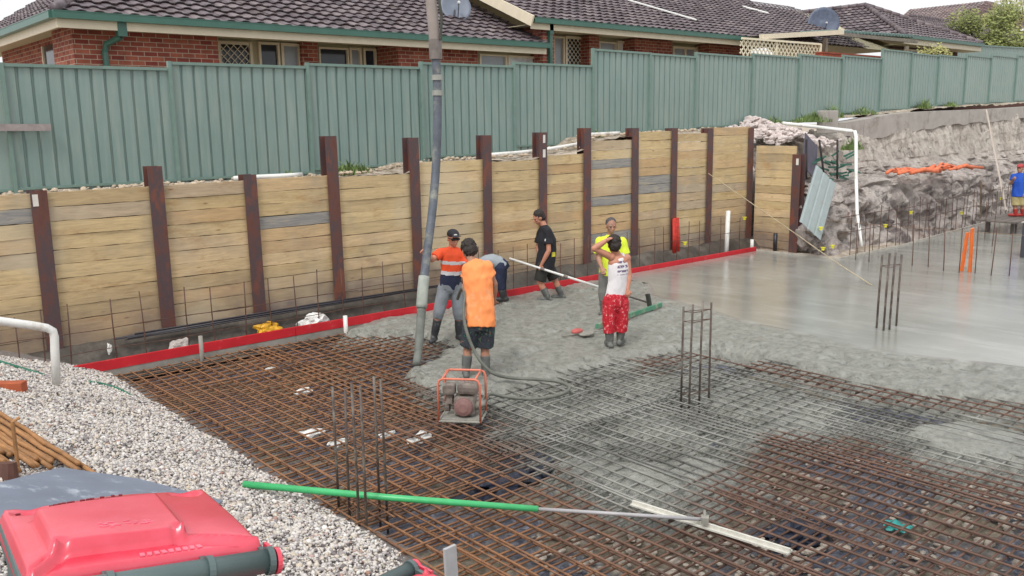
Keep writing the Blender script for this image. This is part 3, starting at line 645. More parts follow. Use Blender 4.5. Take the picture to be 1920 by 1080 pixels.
# dark formwork box, platform
e = empty('form_box', (22.5, 7.4, 0), 'dark grey box with a pale rim standing on the slab at the right edge', 'box')
mb = MB(); mb.box((22.62, 7.25, .4), (.9, .6, .8)); mb.build('box_body', simple('dark ply', (66, 68, 76), .6, var=.2), e, bevel=.01)
mb = MB(); mb.box((22.62, 7.25, .815), (.94, .64, .03)); mb.build('rim', simple('pale rim', (176, 172, 164), .6), e)
e = empty('work_platform', (27.8, 9.5, 0), 'low timber work platform on blocks where the worker in blue stands', 'platform')
for k in range(4):
    mb = MB(); mb.beam((26.2, 9.25+.26*k, .34+.004*k), (31, 9.25+.26*k, .36), .24, .04); mb.build('plank', simple('grey boards', (104, 96, 90), .85, var=.3, scale=4), e)
for x_ in (26.6, 28.6, 30.6):
    for y_ in (9.3, 9.95):
        mb = MB(); mb.box((x_, y_, .15), (.09, .09, .31)); mb.build('leg', simple('grey boards', (104, 96, 90)), e)
# ------------------------------------------------------------------ cut rock face
def rock():
    us = np.arange(19.9, 44, .07); prof = [(10.75, -.3), (10.95, .1), (11.1, .5), (11.15, 1.0), (11.25, 1.35), (11.5, 1.52), (12.1, 1.60), (12.75, 1.70), (13.1, 1.95), (13.25, 2.4), (13.38, 2.8), (13.46, 3.0), (13.7, 3.1), (14.1, 3.12)]
    ts = np.linspace(0, len(prof)-1, 120); py = np.interp(ts, range(len(prof)), [p[0] for p in prof]); pz = np.interp(ts, range(len(prof)), [p[1] for p in prof])
    U, T = np.meshgrid(us, ts); Yp = np.interp(T, range(len(prof)), [p[0] for p in prof]); Zp = np.interp(T, range(len(prof)), [p[1] for p in prof])
    Yp = Yp+np.interp(U, [19.9, 24, 30, 42], [0, .1, .45, 1.0])*(T < 6)*1.0*(1-np.clip(T-5, 0, 1))
    Zp = Zp+np.where(T > 8, np.interp(U, [19.9, 23, 26, 33, 42], [-.45, -.3, -.15, .15, .45])*np.clip(T-8, 0, 3)/3, 0)
    Xn = U.copy(); Dz = np.zeros_like(U); Dy = np.zeros_like(U)
    for i in range(U.shape[0]):
        for j in range(U.shape[1]):
            up_f = .45 if Zp[i, j] > 1.8 else 1.0; q = V((U[i, j]*.9, Yp[i, j]*.9, Zp[i, j]*(1.1 if Zp[i, j] < 1.8 else .55))); n = mnoise.fractal(q, .9, 2.1, 6, noise_basis='PERLIN_ORIGINAL')
            v = mnoise.voronoi(q*1.1)[0]; crack = min(1, (v[1]-v[0])*3.5)
            n2 = mnoise.fractal(q*4.5, .9, 2.1, 3); rg = 1-abs(mnoise.noise(q*2.1)); sl_ = math.floor(Zp[i, j]*3.2+1.2*mnoise.noise(q*.8))%2; Dy[i, j] = -.22*n-.07*n2+.05*sl_-.10*(rg**3)+.26*(1-crack)*(1 if Zp[i, j] < 1.7 else .35); Dy[i, j] *= up_f; Dz[i, j] = (.12*n+.03*n2)*up_f
    w_ = np.clip(T/1.2, 0, 1)*np.where(T > 12, .3, 1)
    gro = .07*vnoise(U, Zp*.15, .35)*(T > 8)
    o = grid_mesh('rock_face', Xn+.07*vnoise(U*2, Zp*3, .4), Yp+.16+Dy*w_+gro, Zp+Dz*w_, ROCK, smooth=False); tag(o, kind='structure')
rock()
X, Y = np.meshgrid(np.arange(19.17, 23, .1), np.arange(10.3, 13.4, .1)); o = grid_mesh('corner_soil', X, Y, -.06+.05*fbm(X, Y, .5, 4), DIRT); tag(o, kind='structure')
# concrete strip footing on top of the rock
e = empty('strip_footing', (33, 13.6, 2.8), 'long grey concrete strip footing along the top of the rock face under the fence', 'footing')
pts = [(24.9, 2.72, 3.12), (26.0, 2.60, 3.2), (27.5, 2.68, 3.34), (29.4, 2.78, 3.42), (31.5, 2.95, 3.46), (33.6, 3.0, 3.49), (36, 3.06, 3.53), (39.5, 3.15, 3.62), (46, 3.3, 3.8)]
for (a, b) in ((0, 1), (1, 5), (5, 8)):
    mb = MB(); vs = []; seg = []
    for k in range(a, b): 
        for t in np.linspace(0, 1, 6)[:-1]: seg.append(tuple(np.array(pts[k])*(1-t)+np.array(pts[k+1])*t))
    seg.append(pts[b])
    n = len(seg)
    for k, (x_, z0, z1) in enumerate(seg):
        g = (.02 if k == 0 else -.02 if k == n-1 else 0); wz = random.uniform(-.05, .05)
        vs += [(x_+g, 13.52, z0+wz), (x_+g, 13.52, z1), (x_+g, 14.1, z1+.0), (x_+g, 14.1, z0)]
    fs = []
    for k in range(n-1):
        for q in range(4): fs.append((4*k+q, 4*k+4+q, 4*k+4+(q+1) % 4, 4*k+(q+1) % 4))
    fs += [(0, 1, 2, 3), (4*n-1, 4*n-2, 4*n-3, 4*n-4)]; mb.add(vs, fs); mb.build('footing_section', STRIP, e)
mb = MB(); a = ony(1541, 214, 13.4); b = ony(1562, 243, 13.4); mb.box(((a.x+b.x)/2, 13.4, (a.z+b.z)/2), (abs(b.x-a.x), .3, a.z-b.z+.2)); o = rebase(mb.build('concrete_block', STRIP, bevel=.02)); tag(o, 'upright grey block at the left end of the strip footing', 'block')
# dirt ledge items
for k_, (bx_, by_, bz_, bs_) in enumerate([(20.25, 11.75, .35, .5), (20.3, 11.95, 1.1, .45), (20.15, 11.35, .0, .35)]):
    bm = bmesh.new(); bmesh.ops.create_icosphere(bm, subdivisions=4, radius=1)
    for v in bm.verts: v.co = v.co*bs_*(1+.35*mnoise.fractal(v.co*1.6+V((k_*3, 0, 0)), .8, 2, 5))
    me = bpy.data.meshes.new('boulder'); bm.to_mesh(me); bm.free(); me.materials.append(ROCK); ob = bpy.data.objects.new('boulder', me); COL.objects.link(ob); ob.location = (bx_, by_, bz_)
    tag(ob, ['grey boulder filling the gap behind the steel end post', 'upper grey boulder behind the corrugated sheet', 'lowest grey boulder at the slab corner by the end post'][k_], 'boulder')
mb = MB()
for k in range(26):
    a0 = V((25.9+random.uniform(-1.8, 1.6), 11.5+random.uniform(-.3, .4), 1.72)); a1 = a0+V((random.uniform(.5, 1.5), random.uniform(-.3, .3), random.uniform(-.05, .08)))
    mid = (a0+a1)/2+V((0, random.uniform(-.2, .2), random.uniform(.0, .12))); mb.tube([a0, mid, a1], random.uniform(.03, .06), 7)
o = rebase(mb.build('orange_netting_heap', simple('orange mesh heap', (226, 122, 84), .7, var=.35, scale=6, bump=.5), smooth=True)); tag(o, 'heap of crumpled orange netting lying on the rock ledge', 'netting')
e = empty('corrugated_sheet', (20.7, 11.4, .7), 'pale blue green corrugated metal sheet leaning beside the steel end post', 'metal sheet')
A, B, C_ = ony(1531, 309, 11.15), ony(1568, 346, 11.0), ony(1500, 415, 10.75)
mb = MB(); ax = (B-A); dn = (C_-A); n_ = ax.cross(dn).normalized(); vs = []; prof = []
for k in range(31):
    t = k/30; h_ = .018*(1 if (k % 10) in (0, 1) else 0); prof.append((t, h_))
for t, h_ in prof: vs += [A+ax*t+n_*h_, A+ax*t+dn*1.0+n_*h_]
mb.add(vs, [(2*i, 2*i+2, 2*i+3, 2*i+1) for i in range(len(prof)-1)]); q = mb.build('sheet', simple('pale zinc sheet', (150, 162, 162), .4, var=.12, dirt=(140, 140, 134), dirtscale=3, dirtamt=.2), e); sm_ = q.modifiers.new('t', 'SOLIDIFY'); sm_.thickness = .004
mb = MB(); mb.beam(ony(1521, 262, 12.6), ony(1518, 325, 12.3), .75, .02, up=(0, -1, 0)); o = rebase(mb.build('ply_panel', simple('dark grey ply', (88, 84, 98), .7, var=.25))); tag(o, 'dark grey ply panel standing behind the corrugated sheet', 'panel')
for k, (x_, lab) in enumerate([(1512, 'left'), (1536, 'middle'), (1570, 'right')]):
    pipe('timber_stake', [ony(x_, 262, 12.3), ony(x_+(10 if k == 1 else 0), 335, 12.1)], .03, simple('dark stake', (46, 40, 42), .8), f'{lab} dark stake standing behind the corrugated sheet', 'stake', 6)
mb = MB(); X_, Z_ = 21.9, 2.25
for k in range(30):
    a0 = V((22.2+random.uniform(-1.0, .8), 12.35+random.uniform(-.1, .1), 1.9+random.uniform(-.25, .35))); mb.beam(a0, a0+V((random.uniform(.3, .7), 0, random.uniform(-.15, .15))), .05, .012, up=(0, -1, .3))
o = rebase(mb.build('shade_cloth', simple('dark green cloth', (52, 100, 84), .8, var=.3))); tag(o, 'crumpled dark green shade cloth hanging behind the white pipe', 'cloth')
# pale rubble mound over the corner
mb = MB()
for k in range(900):
    x_ = random.gauss(21.3, .8); y_ = random.uniform(13.45 if x_ < 20.3 else 12.8, 14.25); zz = 2.55+.28*(y_-12.7)+.30*math.exp(-((x_-21.2)/.8)**2)+random.uniform(-.15, .03); s_ = random.uniform(.03, .10)*random.choice([1, 1, 1.6])
    mb.ell((x_, y_, zz), (s_*random.uniform(.8, 1.5), s_*random.uniform(.5, 1), s_*random.uniform(.3, .8)), Matrix.Rotation(random.uniform(0, 6), 3, 'Z') @ Matrix.Rotation(random.uniform(-1, 1), 3, 'X'), 5, 3)
o = rebase(mb.build('rubble_mound', simple('pale rubble', (206, 194, 190), .9, var=.3, scale=5, bump=.8))); tag(o, 'mound of pale broken stone at the top of the wall corner', 'rubble', kind='stuff')
mb = MB()
for k in range(420):
    x_ = random.uniform(2.6, 19.6); y_ = random.uniform(13.42, 14.3); s_ = random.uniform(.012, .06)
    mb.ell((x_, y_, float(top_z(x_))+.03), (s_, s_*.8, s_*.6), Matrix.Rotation(random.uniform(0, 6), 3, 'Z'), 6, 4)
o = rebase(mb.build('soil_clods', simple('pale clods', (188, 172, 152), .9, var=.35, scale=5, bump=.8))); tag(o, 'pale clods and chips scattered along the top of the timber wall', 'soil', kind='stuff')
# white pipes lying on the bank top
for a, b, lab in [(11.2, 14.3, 'long white pipe lying along the top of the timber wall mid way'), (6.0, 7.2, 'short white pipe lying on the soil above the timber wall at left'), (14.2, 15.2, 'short white pipe lying on the soil right of the eighth post')]:
    pts = [(a+(b-a)*i/6, 13.75+.05*math.sin(i), float(top_z(a+(b-a)*i/6))+.06) for i in range(7)]; pipe('pipe_length', pts, .04, PVC, lab)
# weeds
def tuft(mb, x, y, z, n, h, spread):
    for k in range(n):
        a = random.uniform(0, 6.28); r0 = spread*random.random()**.8; px_, py_ = x+math.cos(a)*r0, y+math.sin(a)*r0*.5; hh = h*random.uniform(.15, 1.0)*(1.15-.8*r0/spread); b = random.uniform(0, 6.28); ln = random.uniform(.2, .9)*hh
        w_ = random.uniform(.006, .016); t = V((math.cos(b+1.57), math.sin(b+1.57), 0))*w_; p0 = V((px_, py_, z)); p1 = p0+V((math.cos(b)*ln*.4, math.sin(b)*ln*.4, hh*.7)); p2 = p0+V((math.cos(b)*ln, math.sin(b)*ln, hh))
        mb.add([p0-t, p0+t, p1+t*.8, p1-t*.8, p2], [(0, 1, 2, 3), (3, 2, 4)])
for x_, y_, n, h, sp, lab in [(8.3, 14.0, 500, .28, .55, 'patch of green weeds on the bank between the fourth and fifth steel posts'), (7.1, 14.0, 120, .2, .15, 'small green weed just left of the fourth steel post'), (14.9, 14.15, 90, .25, .2, 'small weed on the bank by the eighth steel post'), (25.3, 14.15, 260, .5, .5, 'green weeds at the fence foot above the grey block'), (27.2, 14.2, 200, .35, .8, 'thin weeds at the fence foot above the strip footing'), (31.5, 14.2, 160, .4, .5, 'yellow green weeds along the fence above the footing'), (23.2, 13.6, 600, .35, .9, 'grass hanging over the cut behind the white pipe'), (24.2, 12.9, 400, .4, .5, 'grassy clump right of the white pipe at the rock top'), (33.6, 14.2, 120, .3, .5, 'sparse weeds at the fence foot near the leaning plank'), (21.9, 14.1, 200, .35, .6, 'low weeds at the fence foot above the rubble mound')]:
    mb = MB(); tuft(mb, x_, y_, float(top_z(x_))-.03 if y_ > 13.5 else 2.35, n, h, sp); o = mb.build('weeds', GRASSM); rebase(o); tag(o, lab, 'weeds', kind='stuff')
# ------------------------------------------------------------------ houses
def tile_plane(mb, O, A, U, N, xlo, xhi, vmax, tw=.30, course=.33):
    """courses of rolled tiles; xlo/xhi are functions of v; each tile an island"""
    O, A, U, N = V(O), V(A).normalized(), V(U).normalized(), V(N).normalized(); v = 0; j = 0; ss = [0, .12, .3, .5, .62, .8, 1.0]
    prof = [.0, .022, .030, .022, .0, -.004, 0]
    while v < vmax:
        vm = v+course/2; a, b = xlo(vm), xhi(vm); off = (j % 2)*tw*.5*0
        x = math.floor(a/tw)*tw
        while x < b:
            xs_ = [min(max(x+s_*tw*.995, a), b) for s_ in ss]
            if xs_[-1]-xs_[0] > .03:
                vs = []; jit = random.uniform(-.006, .006); dv = random.uniform(-.010, .010)
                for q, hh in zip(xs_, prof):
                    p = O+A*q
                    vs += [p+U*(v-.045+dv)+N*(hh+.030+jit), p+U*(v-.05+dv)+N*(hh+.054+jit), p+U*(v+course+.01)+N*(hh+.002)]
                n = len(ss); fs = []
                for k in range(n-1): fs += [(3*k, 3*k+3, 3*k+4, 3*k+1), (3*k+1, 3*k+4, 3*k+5, 3*k+2)]
                mb.add(vs, fs)
            x += tw
        v += course; j += 1
def ridge_caps(mb, a, b, r=.11, step=.38):
    a, b = V(a), V(b); n = max(1, int((b-a).length/step)); d = (b-a)/n
    for k in range(n): mb.tube([a+d*k, a+d*(k+1.06)], [r, r*.86], 8)
def gutter(mb, a, b, wd=.12, ht=.115):
    mb.beam(a, b, wd, ht); mb.beam(V(a)+V((0, 0, ht/2+.006)), V(b)+V((0, 0, ht/2+.006)), wd+.012, .014)
def lattice(mb, x0, x1, z0, z1, y, sp=.085, wd=.018, th=.012):
    for sgn in (1, -1):
        c = (x0-z1 if sgn > 0 else x0+z0); cmax = (x1-z0 if sgn > 0 else x1+z1)
        while c < cmax:       # x - z = c or x + z = c
            if sgn > 0: zs = [max(z0, x0-c), min(z1, x1-c)]; pts = [(c+z, z) for z in zs]
            else: zs = [max(z0, c-x1), min(z1, c-x0)]; pts = [(c-z, z) for z in zs]
            if zs[1] > zs[0]+.02: mb.beam((pts[0][0], y+.006*sgn, pts[0][1]), (pts[1][0], y+.006*sgn, pts[1][1]), th, wd, up=(0, 1, 0)) if False else mb.beam((pts[0][0], y+.006*sgn, pts[0][1]), (pts[1][0], y+.006*sgn, pts[1][1]), wd, th, up=(0, -1, 0))
            c += sp*1.414
def window(par, x0, x1, z0, z1, y, fr=.05, mat=GLASS, grille=False, name='window', midx=None, xplane=None):
    mb = MB(); mb.box(((x0+x1)/2, y+.03, (z0+z1)/2), (x1-x0-.01, .02, z1-z0-.01)); wv = mb.build(name, mat, par)
    mb = MB()
    for xx_ in [x0+fr/2, x1-fr/2]+([midx] if midx else []): mb.box((xx_, y, (z0+z1)/2), (fr, .09, z1-z0))
    for zz_ in (z0+fr/2, z1-fr/2): mb.box(((x0+x1)/2, y+.003, zz_), (x1-x0-2*fr, .08, fr))
    f = mb.build('window_frame', CREAM, wv)
    if grille: mb = MB(); lattice(mb, x0+fr, x1-fr, z0+fr, z1-fr, y-.02, .11, .014, .008); mb.build('security_grille', CREAM, wv)
    return wv
S = .42; nU = V((0, 1, S)).normalized(); nN = V((0, -S, 1)).normalized()
# house one (left)
h1 = empty('brick_house', (10, 20, 2.5), 'red brick house at left behind the fence, brown tiled roof with a hipped corner', 'house')
EX0, EX1, EY, EZ = 4.41, 15.9, 16.86, 5.16; RUN = 6.0; RL = RUN/nU.y
mb = MB(); tile_plane(mb, (EX0, EY, EZ+.05), (1, 0, 0), nU, nN, lambda v: v*nU.y*.656, lambda v: EX1-EX0+.0*v, RL)
rf = mb.build('roof', TILE, h1)
mb = MB(); SW = .64; KX = S/SW; wU = V((1, 0, SW)).normalized(); wN = V((-SW, 0, 1)).normalized()
tile_plane(mb, (EX0, EY+10, EZ+.05), (0, -1, 0), wU, wN, lambda v: v*nU.y*0, lambda v: 10-v*wU.x/KX, RUN*KX/wU.x); rw = mb.build('roof', TILE, h1)
mb = MB(); ridge_caps(mb, (EX0, EY, EZ+.10), (EX0+RUN*KX, EY+RUN, EZ+.10+RUN*S)); mb.build('hip_tiles', TILE, rf, smooth=True)
mb = MB(); mb.add([(EX0, EY, EZ+.03), (EX1, EY, EZ+.03), (EX1, EY+RUN, EZ+RUN*S), (EX0+RUN*KX, EY+RUN, EZ+RUN*S)], [(0, 1, 2, 3)]); mb.add([(EX0, EY, EZ+.03), (EX0+RUN*KX, EY+RUN, EZ+RUN*S), (EX0, EY+10, EZ+.03)], [(0, 1, 2)])
mb.add([(EX0+RUN*KX, EY+RUN, EZ+RUN*S), (EX1, EY+RUN, EZ+RUN*S), (EX1, EY+RUN+5, EZ+.3)], [(0, 1, 2)]); mb.build('roof_lining', SOFFIT, h1)
mb = MB(); gutter(mb, (EX0-.07, EY-.05, EZ), (EX1+.02, EY-.05, EZ)); gutter(mb, (EX0-.06, EY+.01, EZ), (EX0-.06, EY+10, EZ)); mb.build('gutter', GREEN, h1)
mb = MB(); mb.beam((EX0, EY+.03, EZ-.12), (EX1, EY+.03, EZ-.12), .03, .17); mb.beam((EX0+.02, EY+.05, EZ-.12), (EX0+.02, EY+10, EZ-.12), .03, .17); mb.build('fascia', CREAM, h1)
mb = MB(); mb.box(((EX0+EX1)/2, EY+.8, EZ-.10), (EX1-EX0-.03, 1.5, .012)); mb.box((EX0+.45, EY+5.8, EZ-.10), (.85, 8.4, .012)); mb.build('soffit', SOFFIT, h1)
WZ = EZ-.11; FY = 17.3
def wall(par, x0, x1, y0, y1, z0, z1, mat=BRICK, name='brick_wall', tint=None):
    mb = MB(); mb.box(((x0+x1)/2, (y0+y1)/2, (z0+z1)/2), (x1-x0, y1-y0, z1-z0)); return mb.build(name, mat, par)
wall(h1, 4.75, 7.42, FY, 18.6, 2.3, WZ); wall(h1, 7.42, 11.66, 18.25, 18.5, 2.3, WZ, SOFFIT, 'porch_wall'); wall(h1, 11.66, 13.98, FY, 18.6, 2.3, WZ)
wall(h1, 13.98, 15.85, FY+.12, 18.6, 2.3, WZ, SOFFIT, 'render_wall'); wall(h1, 5.0, 5.4, 18.6, 24, 2.3, WZ)
k_ = 18.2/18
px_ = lambda px, y: ony(px, 95, y).x
window(h1, px_(408, 18.2), px_(472, 18.2), 3.9, 5.0, 18.2, .06, GLASS, True)
window(h1, px_(484, 18.2), px_(523, 18.2), 3.5, 5.02, 18.2, .05, GLASS); window(h1, px_(526, 18.2), px_(562, 18.2), 3.5, 5.02, 18.2, .06, CURTAIN, name='door')
wall(h1, px_(564, 18.1), px_(594, 18.1), 18.05, 18.24, 2.3, WZ, BRICK, 'brick_pier')
window(h1, px_(596, 18.2), px_(652, 18.2), 3.7, 4.98, 18.2, .04, GLASS); window(h1, px_(654, 18.2), px_(676, 18.2), 3.7, 5.0, 18.2, .05, CURTAIN); window(h1, px_(680, 18.2), px_(704, 18.2), 3.5, 5.0, 18.2, .05, GLASS)
window(h1, px_(897, 17.4), px_(948, 17.4), 3.9, 4.93, 17.38, .04, CURTAIN); window(h1, px_(950, 17.4), px_(1012, 17.4), 3.9, 4.93, 17.38, .05, simple('white blind', (206, 208, 212), .4))
mb = MB(); mb.box((4.985, 19.65, 4.4), (.03, 1.0, 1.0)); wv = mb.build('window', GLASS, h1)
mb = MB(); mb.box((4.96, 19.12, 4.4), (.05, .06, 1.0)); mb.box((4.96, 20.18, 4.4), (.05, .06, 1.0)); mb.build('window_frame', CREAM, wv)
dpx = ony(197, 90, 17.22).x; mb = MB(); mb.box((dpx+.22, 16.95, 4.98), (.16, .17, .24)); mb.tube([(dpx+.22, 16.98, 4.86), (dpx+.02, 17.2, 4.74), (dpx, 17.24, 4.6), (dpx, 17.24, 2.4)], .055, 8); mb.build('downpipe', GREEN, h1)
def dish(name, c, r, face, foot, label, mat):
    e = empty(name, foot, label, 'satellite dish'); f = V(face).normalized(); u = f.cross(V((0, 0, 1))).normalized(); v_ = u.cross(f); c = V(c); vs = [c-f*.09*r]; fs = []; nk = 28
    for j in range(1, 7):
        for k in range(nk):
            a = 2*math.pi*k/nk; rr = r*j/6; vs.append(c+(u*math.cos(a)+v_*math.sin(a)*1.02)*rr-f*.09*r*(1-(j/6)**2)*2)
    for k in range(nk): fs.append((0, 1+k, 1+(k+1) % nk))
    for j in range(5):
        for k in range(nk): a = 1+j*nk+k; b = 1+j*nk+(k+1) % nk; fs.append((a, a+nk, b+nk, b))
    mb = MB(); mb.add(vs, fs); o = mb.build('reflector', mat, e, smooth=True); m_ = o.modifiers.new('s', 'SOLIDIFY'); m_.thickness = .012
    mb = MB(); mb.tube([foot, V(foot)+V((0, 0, .3)), c-f*.12], .02, 8); mb.build('mast', simple('dark mast', (58, 60, 64), .5), e)
    tip = c+f*r*.75-v_*r*.1; mb = MB(); mb.tube([c-v_*r*.95, tip], .012, 6); mb.build('feed_arm', simple('dark mast', (58, 60, 64), .5), e)
    mb = MB(); mb.tube([tip, tip-f*.13+v_*.02], [.035, .025], 10); mb.build('receiver', WHITE, e)
DISHM = simple('grey dish', (112, 120, 134), .5, var=.08)
dp = ony(855, 12, 18.5); dish('satellite_dish', dp, .40, (-.35, -.85, .35), ony(852, 52, 18.35), 'round grey satellite dish on the left house roof beside the pump hose', DISHM)
# house two (middle)
h2 = empty('brick_house', (24, 20, 3), 'middle brick house with long tiled roof, white gable board and diamond security door', 'house')
GX0, GX1, GY, GZ = 15.35, 36, 16.86, 5.77
mb = MB(); tile_plane(mb, (GX0, GY, GZ+.05), (1, 0, 0), nU, nN, lambda v: 0, lambda v: min(20.2-.0*v, 16.9+v*.62), 5.2/nU.y); rf = mb.build('roof', TILE, h2)
mb = MB(); ridge_caps(mb, (GX0, GY+5.2, GZ+.06+5.2*S), (32.2, GY+5.2, GZ+.06+5.2*S)); mb.build('ridge_tiles', TILE, rf, smooth=True)
mb = MB(); ridge_caps(mb, (32.2, GY+5.2, GZ+.08+5.2*S), (36.5, GY+7, GZ+5.2*S-.45)); mb.build('ridge_tiles', TILE, rf, smooth=True)
mb = MB(); mb.add([(GX0, GY, GZ+.03), (GX1, GY, GZ+.03), (GX1, GY+5.2, GZ+5.2*S), (GX0, GY+5.2, GZ+5.2*S), (GX1, GY+9, GZ), (GX0, GY+9, GZ)], [(0, 1, 2, 3), (3, 2, 4, 5)]); mb.build('roof_lining', SOFFIT, h2)
mb = MB(); mb.beam((GX0-.02, GY-.1, GZ-.04), (GX0-.02, GY+5.2, GZ+5.2*S-.0), .05, .26); mb.beam((GX0-.02, GY+5.21, GZ+5.2*S), (GX0-.02, GY+9, GZ+.2), .05, .26); mb.build('barge_board', CREAM, h2)
mb = MB(); gutter(mb, (GX0+.05, GY-.05, GZ-.01), (25.6, GY-.05, GZ-.01)); mb.build('gutter', GREEN, h2)
mb = MB(); mb.beam((GX0+.03, GY+.03, GZ-.13), (25.6, GY+.03, GZ-.13), .03, .17); mb.build('fascia', CREAM, h2)
mb = MB(); mb.box((20.5, GY+.85, GZ-.10), (10.2, 1.6, .012)); mb.build('soffit', SOFFIT, h2)
wall(h2, 15.9, 16.3, 17.0, 22, 2.6, GZ-.11); wall(h2, 16.3, 27, 18.3, 18.6, 2.6, GZ-.11, SOFFIT, 'porch_wall')
mb = MB(); mb.box((ony(1031, 60, 16.95).x, 16.94, GZ-.16), (.13, .13, .3)); mb.box((ony(1031, 60, 16.95).x, 16.94, GZ-.75), (.09, .09, .95)); mb.build('downpipe', GREEN, h2)
q = 18.2; zt_ = GZ-.13
window(h2, px_(1036, q), px_(1057, q), 4.0, zt_-.05, q, .05, CURTAIN); window(h2, px_(1059, q), px_(1094, q), 4.0, zt_-.02, q, .07, GLASS, True, name='security_door')
wall(h2, px_(1102, 17.9), px_(1121, 17.9), 17.85, 18.24, 2.6, zt_); window(h2, px_(1122, q), px_(1154, q), 4.3, zt_-.1, q, .04, CURTAIN, name='window'); window(h2, px_(1156, q), px_(1186, q), 4.3, zt_-.05, q, .06, WHITE)
wall(h2, px_(1188, 17.8), px_(1258, 17.8), 17.75, 18.24, 2.6, zt_); window(h2, px_(1260, q), px_(1304, q), 4.4, zt_-.08, q, .07, CURTAIN, midx=px_(1284, q)); window(h2, px_(1306, q), px_(1324, q), 4.4, zt_-.05, q, .05, GLASS); wall(h2, px_(1326, 17.8), px_(1395, 17.8), 17.75, 18.24, 2.6, zt_)
a = ony(1205, -6, 19.0); b = ony(1278, 24, 18.2)
mb = MB(); mb.beam((a.x, 19.6, GZ+.14+2.74*S), (b.x+.5, 18.0, GZ+.14+1.14*S), .16, .03, up=nN); mb.build('flashing', WHITE, rf)
mb = MB(); mb.beam((30.2, 20.9, GZ+.12+4.04*S), (31.0, 20.3, GZ+.12+3.44*S), .3, .03, up=nN); mb.build('skylight', WHITE, rf)
# pergola and lattice
pg = empty('pergola', (26, 15.9, 3.4), 'flat roofed pergola with cream fascia and diamond lattice between the tiled roofs', 'pergola')
a = ony(1426, 69, 16); b = ony(1575, 62, 16); mb = MB(); mb.beam((a.x, 16, a.z), (b.x, 15.9, b.z+.02), .1, .15); mb.build('fascia', CREAM, pg)
mb = MB(); mb.add([(a.x, 16.03, a.z+.05), (b.x, 16.03, b.z+.06), (b.x+1.4, 18.8, b.z+.15), (a.x+1, 18.8, a.z+.15)], [(0, 1, 2, 3)]); mb.build('roof_sheet', simple('pale roof sheet', (196, 196, 186), .5), pg)
x0, x1 = ony(1385, 95, 16).x, ony(1533, 95, 16).x; mb = MB(); lattice(mb, x0, x1, 4.9, 5.62, 15.95, .15, .045, .015); mb.build('lattice', simple('cream lattice', (232, 222, 196), .6, var=.05), pg)
mb = MB(); mb.beam((x0, 15.9, 5.63), (x1, 15.9, 5.66), .05, .06); mb.box((x1, 15.9, 5.2), (.07, .06, .95)); mb.box((x0+1.9, 15.93, 5.25), (.06, .04, .8)); mb.build('lattice_frame', simple('cream lattice', (232, 222, 196)), pg)
for px in (1547, 1700):
    mb = MB(); mb.box((ony(px, 90, 16.1).x, 16.1, 5.0), (.14, .12, 1.8)); mb.build('post', simple('grey post', (140, 128, 112), .8), pg)
c = ony(1720, 72, 16.1); mb = MB(); mb.beam((b.x+.05, 16.1, b.z-.02), (c.x, 16.1, c.z-.12), .08, .12); mb.build('beam', simple('grey beam', (128, 122, 112), .8), pg)
mb = MB(); n = 24
for k in range(n): mb.tube([(b.x+.1+(c.x-b.x)*k/n, 16.2, b.z+.09+(c.z-b.z)*k/n), (b.x+1.2+(c.x-b.x)*k/n, 19, b.z+.3+(c.z-b.z)*k/n)], .06, 5)
mb.build('corrugated_roof', simple('dull green roofing', (98, 122, 118), .5, var=.3), pg)
bw = empty('garden_wall', (30, 15.6, 3.5), 'low red brick wall showing above the fence under the pergola', 'wall'); a = ony(1536, 100, 15.6); b = ony(1652, 95, 15.6)
mb = MB(); mb.box(((a.x+b.x)/2, 15.6, 4.3), (b.x-a.x, .25, 2.05)); mb.build('brickwork', simple('bright red brick', (170, 84, 62), .85, var=.25, scale=8), bw)
mb = MB(); mb.box(((a.x+b.x)/2, 15.6, 5.35), (b.x-a.x+.04, .3, .05)); mb.build('capping', simple('brick cap', (150, 78, 60), .85), bw)
dp = ony(1544, 44, 19.0); dish('satellite_dish', dp, .62, (-.7, -.7, .1), (dp.x+.1, 19.1, dp.z-1.0), 'dark grey dish on the far roof above the lattice pergola', simple('dark dish', (92, 102, 122), .5))
# house three (hip wing)
h3 = empty('brick_house', (38, 19, 3.4), 'right hand house with a pointed hipped tile roof beyond the pergola', 'house')
AX, AY, AZ_ = 38.0, 20.0, 8.06; HX0, HX1, HY, HZ = 34.4, 41.6, 16.45, 6.36; S3 = (AZ_-HZ)/(AX-HX0); rn = AX-HX0
cy = 1/math.hypot(1, S3)
mb = MB(); tile_plane(mb, (HX0, HY, HZ), (1, 0, 0), (0, 1, S3), (0, -S3, 1), lambda v: v*cy, lambda v: (HX1-HX0)-v*cy, rn/cy); rf = mb.build('roof', TILE, h3)
mb = MB(); tile_plane(mb, (HX0, HY+10, HZ), (0, -1, 0), (1, 0, S3), (-S3, 0, 1), lambda v: 0, lambda v: 10-v*cy, rn/cy); mb.build('roof', TILE, h3)
mb = MB(); ridge_caps(mb, (HX0, HY, HZ+.05), (AX, AY, AZ_+.06)); ridge_caps(mb, (HX1, HY, HZ+.05), (AX, AY, AZ_+.06)); ridge_caps(mb, (AX, AY, AZ_+.06), (AX, AY+6.5, AZ_+.06)); mb.build('hip_tiles', TILE, rf, smooth=True)
mb = MB(); mb.add([(HX0, HY, HZ-.02), (HX1, HY, HZ-.02), (AX, AY, AZ_-.03), (HX0, HY+10, HZ-.02), (HX1, HY+10, HZ-.02), (AX, AY+6.5, AZ_-.03)], [(0, 1, 2), (0, 2, 5, 3), (1, 4, 5, 2)]); mb.build('roof_lining', SOFFIT, h3)
mb = MB(); gutter(mb, (HX0-.4, HY-.05, HZ-.05), (HX1+.05, HY-.05, HZ-.05)); mb.build('gutter', GREEN, h3)
